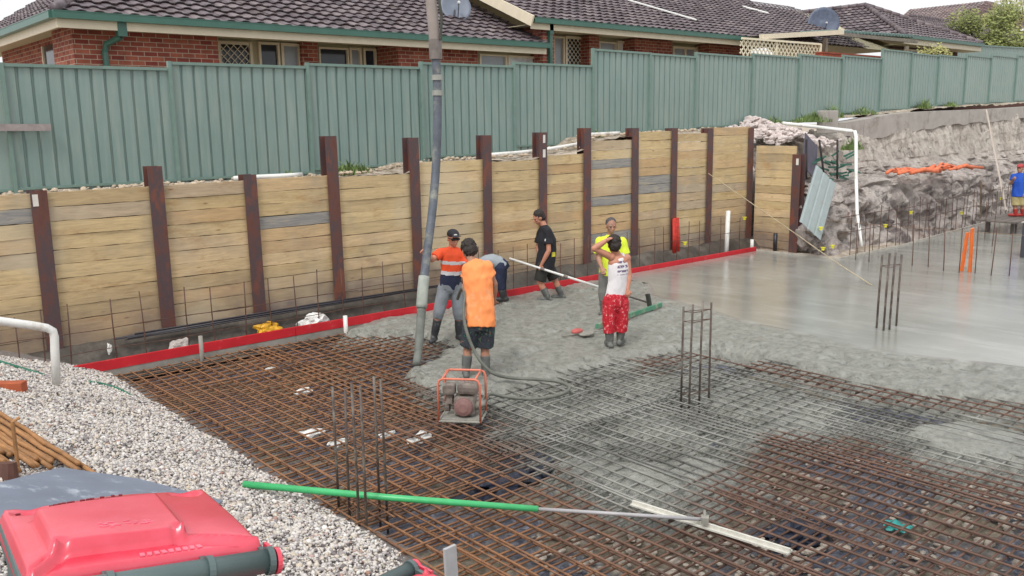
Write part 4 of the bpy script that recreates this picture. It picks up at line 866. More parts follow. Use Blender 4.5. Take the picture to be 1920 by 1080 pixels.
mb = MB(); mb.beam((HX0, HY+.03, HZ-.2), (HX1, HY+.03, HZ-.2), .03, .2); mb.build('fascia', CREAM, h3)
mb = MB(); mb.box(((HX0+HX1)/2, HY+.4, HZ-.31), (HX1-HX0, .8, .012)); mb.build('soffit', SOFFIT, h3)
wall(h3, HX0+.6, HX1-.6, HY+.75, HY+1.2, 3, HZ-.32, simple('dark brick', (92, 60, 52), .85, var=.3), 'brick_wall')
window(h3, HX0+1.4, HX0+3.2, 5.2, HZ-.4, HY+.66, .06, GLASS)
# house four and five far behind
h4 = empty('tiled_house', (52, 26, 4), 'far house whose long low tiled ridge shows right of the pointed roof', 'house')
a = ony(1690, 27, 26); b = ony(1800, 45, 26); mb = MB(); tile_plane(mb, (a.x-1, 22.5, a.z-1.55), (1, 0, 0), (0, 1, .43), (0, -.43, 1), lambda v: v*.6, lambda v: 19-v*.3, 3.8); rf = mb.build('roof', TILE, h4)
mb = MB(); ridge_caps(mb, (a.x+1.3, 26, a.z), (a.x+16.5, 26, a.z), .14); mb.build('ridge_tiles', TILE, rf, smooth=True)
wall(h4, a.x, a.x+15, 24, 26, 3.5, a.z-1.3, simple('dark brick', (92, 60, 52)), 'brick_wall')
h5 = empty('tiled_house', (80, 36, 5), 'distant house with a faded brown hipped roof behind the tree', 'house')
ap = ony(1858, 6, 36); s5 = .5; rn = 6.5; zb = ap.z-rn*s5; cy5 = 1/math.hypot(1, s5)
mb = MB(); tile_plane(mb, (ap.x-rn-1, 36-rn, zb), (1, 0, 0), (0, 1, s5), (0, -s5, 1), lambda v: v*cy5, lambda v: 2*rn+2-v*cy5, rn/cy5, .36, .4); rf = mb.build('roof', TILE2, h5)
mb = MB(); tile_plane(mb, (ap.x-rn-1, 36-rn+14, zb), (0, -1, 0), (1, 0, s5), (-s5, 0, 1), lambda v: 0, lambda v: 14-v*cy5, rn/cy5, .36, .4); mb.build('roof', TILE2, h5)
mb = MB(); ridge_caps(mb, (ap.x-rn-1, 36-rn, zb+.05), (ap.x-1, 36, ap.z), .15); ridge_caps(mb, (ap.x-1, 36, ap.z), (ap.x+1, 36, ap.z), .15); mb.build('hip_tiles', TILE2, rf, smooth=True)
mb = MB(); mb.add([(ap.x-rn-1, 36-rn, zb-.03), (ap.x+rn+1, 36-rn, zb-.03), (ap.x+1, 36, ap.z-.05), (ap.x-1, 36, ap.z-.05), (ap.x-rn-1, 50-rn, zb-.03)], [(0, 1, 2, 3), (0, 3, 4)]); mb.build('roof_lining', SOFFIT, h5)
wall(h5, ap.x-rn, ap.x+rn, 31, 34, 4, zb-.05, simple('dark brick', (92, 60, 52)), 'brick_wall')
# ------------------------------------------------------------------ trees
def tree(c, zb, h, rad, n, leaf, label, lm, name='garden_tree', ls=.12):
    e = empty(name, (c[0], c[1], zb), label, 'tree'); mb = MB(); tips = []
    mb.tube([(c[0], c[1], zb), (c[0]+.1, c[1], zb+h*.3), (c[0]-.05, c[1], zb+h*.55)], [.16, .12, .08], 8)
    for k in range(9):
        a = k*2.4; r_ = rad*random.uniform(.4, .8); z1 = zb+h*random.uniform(.5, .95); t = V((c[0]+math.cos(a)*r_, c[1]+math.sin(a)*r_, z1)); tips.append(t)
        mb.tube([(c[0], c[1], zb+h*random.uniform(.25, .5)), (V((c[0], c[1], zb+h*.5))+t)/2+V((0, 0, .1)), t], [.07, .05, .02], 6)
    mb.build('trunk', BARK, e, smooth=True); cl = [(t, rad*random.uniform(.25, .42)) for t in tips]
    for k in range(10): cl.append((V((c[0]+random.gauss(0, rad*.42), c[1]+random.gauss(0, rad*.42), zb+h*random.uniform(.3, .95))), rad*random.uniform(.2, .36)))
    mb = MB()
    for p, r_ in cl:
        for k in range(n//len(cl)):
            d = V((random.gauss(0, 1), random.gauss(0, 1), random.gauss(0, .8))).normalized()*r_*random.uniform(.5, 1.12); q = p+d
            u = V((random.gauss(0, 1), random.gauss(0, 1), random.gauss(0, 1))).normalized(); v_ = u.orthogonal().normalized(); s_ = ls*random.uniform(.5, 1.2)
            mb.add([q-u*s_, q+v_*s_*.45, q+u*s_, q-v_*s_*.45], [(0, 1, 2, 3)])
    mb.build('crown', lm, e)
LEAF2 = simple('yellow green leaves', (170, 168, 104), .6, var=.4, scale=1.2, bump=0); LEAF3 = simple('mid green leaves', (134, 142, 82), .6, var=.5, scale=1.2, bump=0)
c = ony(1856, 60, 22); tree((c.x, 22), 4.4, 5.0, 2.3, 12000, None, 'bushy yellow green garden tree above the far green fence', LEAF3)
c = ony(1905, 25, 27); tree((c.x, 27), 4.8, 7.2, 3.0, 12000, None, 'taller pale yellow leaved tree at the top right corner', LEAF2)
c = ony(1745, 95, 15.4); tree((c.x, 15.4), 4.0, 1.9, .8, 1500, None, 'small spindly shrub under the eave of the pointed roof', LEAF2, 'garden_shrub', .06)
# ------------------------------------------------------------------ concrete pump hose
hp = [onz(780, 684, .02), ony(784, 660, 9.75), ony(789, 600, 9.9), ony(793, 540, 10.0), ony(800, 480, 10.1), ony(810, 400, 10.2), ony(817, 320, 10.3), ony(820, 240, 10.3), ony(820, 160, 10.3), ony(816, 90, 10.3)]
ph = empty('pump_hose', hp[0], 'long grey concrete pump hose hanging from above into the mesh', 'hose')
def catmull(P, n=8):
    P = [V(p) for p in P]; Q = []
    for i in range(len(P)-1):
        a, b, c_, d = P[max(i-1, 0)], P[i], P[i+1], P[min(i+2, len(P)-1)]
        for k in range(n):
            t = k/n; Q.append(.5*((2*b)+(c_-a)*t+(2*a-5*b+4*c_-d)*t*t+(3*b-a-3*c_+d)*t**3))
    return Q+[P[-1]]
HM = simple('dusty rubber hose', (92, 98, 108), .6, var=.3, scale=5, dirt=(138, 140, 130), dirtscale=4, dirtamt=.35)
HG = simple('cement smeared hose', (112, 116, 110), .8, var=.3, scale=8, bump=.5)
ct = catmull(hp); mb = MB(); mb.tube(ct[26:], .062, 16); mb.build('rubber_hose', HM, ph, smooth=True)
mb = MB(); mb.tube(ct[:20], [.05+.0008*i for i in range(20)], 16); mb.build('hose_end', HG, ph, smooth=True)
mb = MB(); mb.tube(ct[19:28], .078, 16); mb.build('hose_sleeve', simple('pale sleeve', (158, 164, 156), .8, var=.2, scale=8, bump=.5), ph, smooth=True)
for i0, i1, r_ in ((62, 64, .078), (65, 67, .078)):
    mb = MB(); mb.tube(ct[i0:i1], r_, 14); mb.build('tape_band', simple('grey tape', (150, 152, 146), .7, var=.2, scale=12), ph)
tp = [ct[-1]]+[ony(813, 55, 10.3), ony(808, 0, 10.3), ony(802, -60, 10.3), ony(796, -160, 10.3)]; mb = MB(); mb.tube(catmull(tp), .078, 16); mb.build('steel_pipe', simple('worn pipe', (152, 142, 136), .6, var=.2, scale=3), ph, smooth=True)
mb = MB(); mb.tube([ct[-4], ct[-1]+V((0, 0, .12))], .092, 16); mb.build('coupling', simple('grey clamp', (120, 112, 108), .5, var=.3, scale=10), ph)
mb = MB(); mb.tube([ony(826, 75, 10.2), ony(828, 30, 10.2), ony(820, -20, 10.2)], .02, 8); mb.build('safety_rope', simple('dark rope', (70, 72, 66), .8), ph)
# ------------------------------------------------------------------ loose things in the trench and on the mesh
mb = MB()
for k in range(7):
    a = V((3.9+random.uniform(-.2, .3), 12.98+random.uniform(-.06, .06), .27+random.uniform(-.02, .03))); b = V((9.9+random.uniform(-.6, .3), 12.95+random.uniform(-.07, .07), .30)); mb.tube([a, (a+b)/2+V((0, random.uniform(-.05, .05), random.uniform(-.03, .03))), b], .012, 6)
o = rebase(mb.build('rod_bundle', simple('dark rods', (58, 56, 62), .5, var=.35, scale=3), smooth=True)); tag(o, 'bundle of long dark rods lying along the foot of the timber wall', 'rods')
def blob(name, c, r, mat, label, cat, sc_=(1, 1, 1), amp=.3, seed=0, sub=3):
    bm = bmesh.new(); bmesh.ops.create_icosphere(bm, subdivisions=sub, radius=1)
    for v in bm.verts:
        k = 1+amp*mnoise.fractal(v.co*1.3+V((seed, 0, 0)), 1, 2, 4)+amp*.5*mnoise.noise(v.co*4+V((seed, 2, 0))); v.co = V((v.co.x*sc_[0], v.co.y*sc_[1], v.co.z*sc_[2]))*r*k
    me = bpy.data.meshes.new(name); bm.to_mesh(me); bm.free(); me.materials.append(mat); o = bpy.data.objects.new(name, me); COL.objects.link(o); o.location = c
    return tag(o, label, cat)
YEL = simple('yellow plastic', (222, 168, 40), .5, var=.3, scale=12)
WP = simple('white plastic scrap', (232, 232, 228), .5, var=.15, scale=12); PALE = simple('pale stone', (186, 178, 172), .85, var=.2, scale=8)
p = ony(500, 622, 12.85); blob('plastic_bag', (p.x, 12.8, .08), .16, YEL, 'crumpled yellow plastic bag behind the red board', 'bag', (1.2, .7, .7), .6, 3)
p = ony(338, 650, 12.8); blob('stone', (p.x, 12.85, .0), .15, PALE, 'pale pointed stone behind the red board left of the yellow bag', 'stone', (1.1, .7, .9), .4, 5)
p = ony(590, 605, 12.8); blob('plastic_bag', (p.x, 12.85, .08), .17, WP, 'crumpled whitish bag behind the red board right of the yellow one', 'bag', (1.2, .7, .6), .6, 8)
p = ony(207, 655, 12.9); blob('paper_scrap', (p.x, 12.95, .15), .07, WP, 'small white scrap of paper below the wall at far left', 'paper', (.5, .3, 1.2), .4, 9, 2)
for k, (px, py, s_, lab) in enumerate([(572, 733, .07, 'left of the petrol engine, highest'), (584, 812, .08, 'left of the six bar cage'), (630, 830, .07, 'at the left bar of the six bar cage'), (722, 815, .06, 'right of the six bar cage'), (790, 820, .09, 'between the cage and the petrol engine'), (508, 692, .05, 'small, near the red board')]):
    p = onz(px, py, -.14); blob('plastic_scrap', p, s_*1.25, WP, f'crumpled white plastic scrap under the mesh, {lab}', 'litter', (1.3, .8, .5), .7, k*3, 2)
for k, (px, py) in enumerate([(1672, 985), (1696, 992)]):
    p = onz(px, py, -.22); blob('plastic_scrap', p, .075, simple('teal plastic', (56, 160, 156), .5), ['teal plastic scrap under the mesh at lower right, left piece', 'teal plastic scrap under the mesh at lower right, right piece'][k], 'litter', (1.3, .8, .4), .5, 20+k, 2)
mb = MB()
for k in range(420):
    t = random.random()
    if k % 3: px, py = random.uniform(1380, 1920), random.uniform(860, 1080)
    else: px, py = random.uniform(1000, 1500), random.uniform(1000, 1080)
    p = onz(px, py, -.27); s_ = random.uniform(.008, .036)*random.choice([1, 1, 1.5]); mb.ell(p, (s_*1.5, s_, s_*.5), Matrix.Rotation(random.uniform(0, 6), 3, 'Z') @ Matrix.Rotation(random.uniform(-.5, .5), 3, 'X'), 7, 5)
o = rebase(mb.build('rubble', simple('concrete rubble', (172, 162, 150), .9, var=.3, scale=9, bump=.6))); tag(o, 'broken stone and concrete rubble lying under the mesh at lower right', 'rubble', kind='stuff')
# plastic sheet folds (dark) near the cage
for k, (px, py, s_) in enumerate([(925, 905, .22), (1020, 880, .16), (1490, 1000, .2)]):
    p = onz(px, py, -.25); blob('plastic_sheeting', p, s_, simple('dark blue plastic', (44, 50, 66), .3, var=.4, scale=9, bump=.5, bs=14), ['dark blue plastic sheeting bunched under the mesh, below the engine', 'dark plastic sheeting bunched under the mesh at its centre', 'dark blue plastic bunched under the mesh beyond the white float'][k], 'plastic', (1.5, .9, .35), .8, 40+k)
# ------------------------------------------------------------------ wheelie bins
BINRED = simple('faded red plastic', (212, 42, 66), .30, var=.08, scale=2.5, bump=.10, bs=160, dirt=(226, 84, 108), dirtscale=1.4, dirtamt=.8)
BINRED.node_tree.nodes['Principled BSDF'].inputs['Specular IOR Level'].default_value = .9
BINRED.node_tree.nodes['Principled BSDF'].inputs['Coat Weight'].default_value = .35; BINRED.node_tree.nodes['Principled BSDF'].inputs['Coat Roughness'].default_value = .25
BINGR = simple('grey green plastic', (84, 100, 100), .45, var=.12, scale=4, bump=.2, bs=90)
def bin_(label, org, rz, M=None):
    """local: x along hinge, y from hinge (0) to front lip, z up; org = right end of the hinge line on lid level"""
    e = empty('wheelie_bin', (0, 0, 0), label, 'bin', 'wheelie bins'); W, D, Hh = .60, .60, 1.04
    n = 90; X, Y = np.meshgrid(np.linspace(0, 1, n), np.linspace(0, 1, n)); cx, cy = X-.5, Y-.5
    px0, px1, py0, py1 = .13, .65, .16, .66
    dx = np.maximum(px0-X, X-px1)/.10; dy = np.maximum(py0-Y, Y-py1)/.10; dd = np.maximum(np.maximum(dx, dy), 0)
    raised = .040*(1-sstep(0, .24, dd)); dome = .020*(1-(2*np.abs(cx))**3)*(1-(2*np.abs(cy))**3)
    def ridge(ax, ay, bx, by):
        ex, ey = bx-ax, by-ay; t = np.clip(((X-ax)*ex+(Y-ay)*ey)/(ex*ex+ey*ey), 0, 1); return np.hypot(X-ax-t*ex, Y-ay-t*ey)
    rd = np.minimum(ridge(px0, py0, .03, .05), ridge(px1, py0, .97, .05)); Zl = dome+raised+.014*np.exp(-(rd/.014)**2)-.010*np.exp(-((rd-.035)/.014)**2)
    for hx in (.14, .86): Zl -= .03*np.exp(-(((X-hx)/.07)**2+((Y-.9)/.06)**2)**2)
    ed = np.minimum(np.minimum(X, 1-X), np.minimum(Y, 1-Y)); Zl -= .055*(1-sstep(0, .035, ed)); Zl += .004*np.sin(X*9)*np.sin(Y*5)
    Xw = (X-.5)*W*(1+.02*(Y-.5)); Yw = Y*D
    lid = grid_mesh('lid', Xw+W/2, Yw, Zl, BINRED); lid.parent = e; sm_ = lid.modifiers.new('s', 'SOLIDIFY'); sm_.thickness = .005
    mb = MB()   # embossed rows of small marks near the front lip, worn beyond reading
    for row, (y_, x0, x1) in enumerate([(.93, .08, .56), (.88, .22, .56), (.84, .24, .6), (.74, .14, .62)]):
        x = x0
        while x < x1:
            wd = random.uniform(.010, .020)
            if random.random() < .8:
                i_, j_ = int(y_*(n-1)), int(x*(n-1)); mb.box((x*W, y_*D, Zl[i_, j_]+.002), (wd*.8, .009*(1 if row < 3 else .8), .004), rz=random.uniform(-.3, .3))
            x += wd*1.5
    mb.build('worn_lettering', simple('dark red marks', (120, 26, 40), .6), lid)
    mb = MB()
    for k in range(9):
        a = .46+.03*k; mb.box((a*W, .07*D, Zl[int(.07*(n-1)), int(a*(n-1))]+.001), (.012, .02, .003), rz=random.uniform(-.2, .2))
    for k in range(22):
        x, y_ = random.uniform(.32, .54), random.uniform(.24, .30); mb.box((x*W, y_*D, Zl[int(y_*(n-1)), int(x*(n-1))]+.001), (random.uniform(.006, .02), .004, .002), rz=random.uniform(-.3, .3))
    mb.build('worn_sticker', simple('pale pink scuffs', (226, 120, 138), .5), lid)
    mb = MB(); vs = []
    for z, k in ((-.03, 1.0), (-.10, .97), (-.12, .92), (-Hh+.05, .78), (-Hh, .76)):
        w2, d0, d1 = W/2*k, .03+(1-k)*.2, D*(.5+.47*k)
        vs += [(W/2-w2, d0, z), (W/2+w2, d0, z), (W/2+w2, d1, z), (W/2-w2, d1, z)]
    fs = [tuple(4*i+np.array(q)) for i in range(4) for q in ((0, 1, 5, 4), (1, 2, 6, 5), (2, 3, 7, 6), (3, 0, 4, 7))]+[(19, 18, 17, 16), (0, 3, 2, 1)]
    mb.add(vs, [tuple(int(a) for a in f) for f in fs]); mb.build('bin_body', BINGR, e, bevel=.015)
    mb = MB(); mb.tube([(.012, -.055, -.025), (W-.012, -.055, -.025)], .032, 20); hd_ = mb.build('handle', BINGR, e, smooth=False)
    for p in hd_.data.polygons: p.use_smooth = len(p.vertices) == 4
    for x_ in (.02, W*.30, W*.70, W-.02):
        mb = MB(); mb.tube([(x_-.008, -.055, -.025), (x_+.008, -.055, -.025)], .038, 18); mb.box((x_, -.01, -.035), (.014, .09, .05)); mb.build('handle_bracket', BINGR, hd_)
    for x_ in (.0, W):
        mb = MB(); mb.tube([(x_-.006, -.055, -.028), (x_+.006, -.055, -.028)], .036, 20); mb.box((x_, -.005, -.03), (.010, .08, .05)); mb.build('hinge_cheek', BINRED, lid)
    for x_ in (.0, W):
        mb = MB(); mb.tube([(x_-.025, .0, -Hh+.09), (x_+.025, .0, -Hh+.09)], .10, 20); mb.build('wheel', simple('black rubber', (34, 34, 36), .7), e)
    M = M or Matrix.Translation(V(org)) @ Matrix.Rotation(rz, 4, 'Z'); e.matrix_world = M
    for ch in e.children_recursive: ch.matrix_parent_inverse = Matrix.Identity(4)
    return e
# hinge line runs from org along +x local
M1 = Matrix.Translation(V((.379, 2.224, 2.152))) @ (Matrix.Rotation(-.105, 4, 'Z') @ Matrix.Rotation(.14, 4, 'Y') @ Matrix.Rotation(-.058, 4, 'X'))
bin_('grey green wheelie bin with a closed faded red lid in the bottom left corner', (0, 0, 0), 0, M1)
A2 = onz(735, 1078, 1.66); B2 = onz(797, 1048, 1.66); C2 = onz(845, 1080, 1.66); rz2 = math.atan2(B2.y-A2.y, B2.x-A2.x)
lx = V((math.cos(rz2), math.sin(rz2), 0)); o2 = B2-lx*.62
e2 = bin_('second wheelie bin, only its handle end and red lid corner showing at the bottom edge', (0, 0, 1.66), rz2)
# its lid opens away to the right of the handle
e2.matrix_world = Matrix.Translation(V((B2.x, B2.y, 1.63))) @ Matrix.Rotation(rz2+math.pi, 4, 'Z')
# sheet and rod stack behind the bin
mb = MB(); q = [ong(px, py, .14) for px, py in [(-90, 945), (0, 904), (115, 876), (260, 897), (418, 938), (330, 1010), (60, 1060)]]
mb.add(q+[p-V((0, 0, .012)) for p in q], [tuple(range(7)), tuple(range(13, 6, -1))]+[(i, (i+1) % 7, 7+(i+1) % 7, 7+i) for i in range(7)])
o = rebase(mb.build('plastic_sheet', simple('dull blue grey sheet', (118, 126, 142), .5, var=.14, scale=3, bump=.5, bs=10, dirt=(170, 178, 190), dirtscale=6, dirtamt=.2))); tag(o, 'dull blue grey sheet lying on the gravel behind the red lidded bin', 'sheet')
RODM = simple('golden rusty bar', (158, 114, 72), .65, var=.35, scale=6, bump=.4, bs=60)
p0 = ong(-60, 748, .03); p1 = ong(175, 893, .03); dr = (p1-p0).normalized(); nr = dr.cross(V((0, 0, 1))).normalized()
if nr.dot(p0) > 0: nr = -nr
for k in range(17):
    lift = .0+.022*(k % 2)+random.uniform(0, .012); a = p0+nr*.043*k+dr*random.uniform(-.2, .1); b = a+dr*(2.45+random.uniform(-.1, .15))
    mb = MB(); pts = []
    for t in np.linspace(0, 1, 9): q = a.lerp(b, t); pts.append(V((q.x, q.y, float(grav_z(np.array(q.x), np.array(q.y)))+.045+lift)))
    mb.tube(pts, .019, 8); o = rebase(mb.build('steel_rod', RODM, smooth=True)); tag(o, 'long golden rusty steel rod in the stack on the gravel at far left', 'steel rod', 'stack of steel rods on the gravel')
q = ong(36, 893, .0); mb = MB(); mb.tube([q, q+V((0, 0, .42)), q+V((.05, 0, .44))], .014, 8); o = rebase(mb.build('bent_bar', RODM)); tag(o, 'short bent rusty bar standing up from the rod stack at the left edge', 'steel bar')
q = ong(10, 900, .0); mb = MB(); mb.tube([q+V((0, 0, .0)), q+V((.02, .02, .12))], [.09, .07], 12); o = rebase(mb.build('steel_tube', simple('brown steel', (92, 58, 48), .6, var=.3))); tag(o, 'short brown steel tube end beside the rod stack', 'tube')
q = ong(48, 738); mb = MB(); mb.beam(q+V((0, 0, .07)), q+V((-.75, .62, .07)), .12, .13); o = rebase(mb.build('clay_block', simple('orange brown block', (170, 88, 56), .8, var=.2, scale=7), bevel=.01)); tag(o, 'orange brown block lying on the gravel at the left edge', 'block')
pipe('garden_hose', catmull([ong(-30, 668, .03), ong(20, 684, .03), ong(60, 696, .02), ong(100, 708, .0), ong(140, 714, -.02), ong(170, 716, .03), ong(200, 722, .03), ong(228, 732, .03), ong(252, 746, .0)], 6), .017, simple('green hose', (36, 104, 82), .4), 'dark green garden hose lying over the gravel at left', 'hose')
# float with long handle
bf = empty('bull_float', onz(1300, 975, -.03), 'long handled white bladed float with a green and silver pole lying on the mesh', 'tool')
ga = ong(457, 908, .05); gb = onz(1322, 974, .04)
def on_line(a, b, px):
    for i in range(400):
        q = a.lerp(b, i/400); v_ = q-CAM; x_ = 960+FPX*v_.dot(_rt)/v_.dot(_fw)
        if x_ >= px: return q
    return b
gm_ = on_line(ga, gb, 1008); gm_.z -= .02
mb = MB(); mb.tube([ga, ga.lerp(gm_, .5)-V((0, 0, .01)), gm_], [.031, .029, .026], 14); mb.build('green_pole', simple('green painted pole', (70, 178, 112), .35, var=.12, scale=6), bf, smooth=True)
mb = MB(); mb.tube([ga-(gm_-ga).normalized()*.004, ga+(gm_-ga).normalized()*.004], .018, 12); mb.build('dark_end', simple('dark hollow', (30, 40, 36)), bf)
mb = MB(); mb.tube([gm_, gb], .0155, 12); mb.build('silver_pole', simple('dull alloy', (168, 166, 168), .4, 0, var=.1), bf, smooth=True)
fa = onz(1186, 944, -.03); fb = onz(1482, 1036, -.03); mb = MB(); mb.beam(fa, fb, .085, .014); mb.beam(fa+V((0, 0, .02)), fb+V((0, 0, .02)), .02, .024); mb.build('blade', simple('cement caked blade', (204, 202, 192), .7, var=.16, scale=10, bump=.5), bf)
mb = MB(); mb.box(gb+V((0, 0, .0)), (.07, .06, .05), rz=.6); mb.tube([gb, gb+V((.03, .03, .06))], .012, 6); mb.build('bracket', CEM, bf)
# stake bottom
g_ = onz(850, 1120, -.1); hd = math.hypot(g_.x, g_.y); d = ray(841, 1024); tz = (CAM+d*(hd/math.hypot(d.x, d.y))).z
mb = MB(); mb.beam((g_.x, g_.y, -.2), (g_.x-.02, g_.y, tz), .10, .025, up=(0, 1, 0)); o = rebase(mb.build('marker_stake', simple('pale grey stake', (176, 176, 178), .8, var=.12, scale=6))); tag(o, 'pale grey flat stake standing in the mesh at the bottom edge', 'stake')
# tools on the wet concrete
a = onz(1118, 612, .05); b = onz(1240, 571, .05); mb = MB(); mb.beam(a, b, .04, .07); o = rebase(mb.build('screed_board', simple('green screed', (80, 140, 112), .5, var=.2, scale=6, dirt=(176, 170, 148), dirtscale=5, dirtamt=.35))); tag(o, 'long green screed board lying on the wet concrete behind the man in red trousers', 'tool')
e = empty('hand_float', onz(1094, 625), 'red and grey hand tool on wet concrete left of the man in red trousers', 'tool'); c_ = onz(1094, 625, .03)
mb = MB(); mb.ell(c_+V((.02, -.05, .0)), (.15, .09, .03)); mb.build('blade', CEM, e, smooth=True); mb = MB(); mb.ell(c_+V((-.06, .08, .03)), (.11, .07, .045)); mb.build('grip', simple('dusty red', (186, 92, 88), .6, var=.3), e, smooth=True)
mb = MB(); mb.tube([c_+V((-.35, .1, .0)), c_+V((.4, -.1, .01))], .012, 6); mb.build('rod', CEM, e)
# petrol vibrator unit
gc = onz(868, 782, -.05); rzg = math.atan2(_r.y, _r.x)-R(8)
ge = empty('petrol_engine', (gc.x, gc.y, -.05), 'small cement caked petrol engine in an orange tube frame standing on the mesh', 'engine', rz=rzg)
def G(mb, name, mat, smooth=False, bevel=0, par=None):
    o = mb.build(name, mat, None, smooth, bevel); o.parent = par or ge; return o
ORF = simple('dusty orange tube', (214, 122, 98), .5, var=.18, scale=9); ENG = simple('cement caked engine', (136, 126, 118), .85, var=.3, scale=14, bump=.8, dirt=(96, 88, 84), dirtscale=9); ENR = simple('dusty red cowl', (138, 104, 100), .7, var=.2, scale=9, bump=.4)
w2, d2, h_ = .235, .19, .50
def rr(pts): return catmull(pts, 5)
for y_ in (-d2, d2):
    mb = MB(); mb.tube([(-w2, y_, .0), (-w2, y_, h_-.06), (-w2+.02, y_, h_-.015), (-w2+.06, y_, h_), (w2-.06, y_, h_), (w2-.02, y_, h_-.015), (w2, y_, h_-.06), (w2, y_, .0)], .013, 10); G(mb, 'frame_hoop', ORF, True)
mb = MB()
for x_ in (-w2+.05, w2-.05): mb.tube([(x_, -d2, h_), (x_, d2, h_)], .012, 8)
G(mb, 'frame_crossbar', ORF, True)
mb = MB()
for y_ in (-d2, d2): mb.tube([(-w2, y_, .01), (w2, y_, .01)], .014, 8)
for x_ in (-w2, w2): mb.tube([(x_, -d2, .01), (x_, d2, .01)], .014, 8)
mb.box((0, 0, .02), (2*w2-.04, 2*d2-.04, .012)); G(mb, 'base_frame', CEM)
mb = MB(); mb.box((.03, .02, .15), (.24, .22, .22)); blk = G(mb, 'engine_block', ENG, False, .03)
mb = MB(); mb.box((.07, .02, .345), (.24, .2, .13)); G(mb, 'fuel_tank', ENG, False, .045)
mb = MB(); mb.tube([(.05, 0, .40), (.05, 0, .43)], .028, 12); G(mb, 'tank_cap', ENG, True)
mb = MB(); mb.box((-.14, -.03, .34), (.14, .15, .13)); G(mb, 'air_filter', ENG, False, .03)
mb = MB(); mb.tube([(.03, -.09, .15), (.03, -.13, .15), (.03, -.15, .15)], [.11, .10, .05], 20); G(mb, 'starter_cover', ENR, False, .006)
mb = MB(); mb.tube([(-.15, .02, .12), (-.2, .02, .12)], .06, 14); mb.box((-.14, 0, .22), (.07, .12, .1)); G(mb, 'carburettor', ENG)
mb = MB(); mb.tube([(.14, .0, .14), (.26, .02, .17)], [.05, .032], 12); G(mb, 'drive_coupling', CEM, True)
# ------------------------------------------------------------------ people
SKIN = simple('tanned skin', (190, 132, 108), .55, var=.10, scale=9, bump=0); SKIND = simple('tanned dusty skin', (168, 122, 100), .6, var=.2, scale=9, bump=0, dirt=(140, 132, 122), dirtscale=12, dirtamt=.3)
HAIR = simple('dark hair', (44, 36, 32), .7, var=.4, scale=40, bump=.6); BOOT = simple('cement smeared gumboot', (92, 94, 92), .6, var=.35, scale=12, dirt=(134, 134, 126), dirtscale=8, dirtamt=.4)
BLK = simple('black cloth', (30, 31, 38), .85, var=.2); NAVY = simple('navy cloth', (36, 42, 66), .85, var=.2)
def remesh(mb, name, mats, parent, vox=.008, smooth=4, fold=0, fs=9, colorf=None, seed=0):
    me = bpy.data.meshes.new('tmp'); me.from_pydata(mb.v, [], mb.f); me.update(); ob = bpy.data.objects.new('tmp', me); COL.objects.link(ob)
    m_ = ob.modifiers.new('r', 'REMESH'); m_.mode = 'VOXEL'; m_.voxel_size = vox
    if smooth: s_ = ob.modifiers.new('s', 'SMOOTH'); s_.iterations = smooth; s_.factor = .5
    dg = bpy.context.evaluated_depsgraph_get(); dg.update(); nm = bpy.data.meshes.new_from_object(ob.evaluated_get(dg)); bpy.data.objects.remove(ob); bpy.data.meshes.remove(me)
    nm.name = name; nm.materials.clear()
    mats = mats if isinstance(mats, (list, tuple)) else [mats]
    for x_ in mats: nm.materials.append(x_)
    if fold:
        nv = [v.normal.copy() for v in nm.vertices]
        for v, n in zip(nm.vertices, nv):
            c = v.co; k = mnoise.noise(V((c.x*fs+seed, c.y*fs, c.z*fs*.55)))+.5*mnoise.noise(V((c.x*fs*2.3, c.y*fs*2.3+seed, c.z*fs*1.4))); v.co = c+n*fold*k
    if colorf:
        for p in nm.polygons: p.material_index = colorf(p.center)
    nm.polygons.foreach_set('use_smooth', [True]*len(nm.polygons)); o = bpy.data.objects.new(name, nm); COL.objects.link(o)
    o.parent = parent; o.matrix_parent_inverse = parent.matrix_basis.inverted(); return o
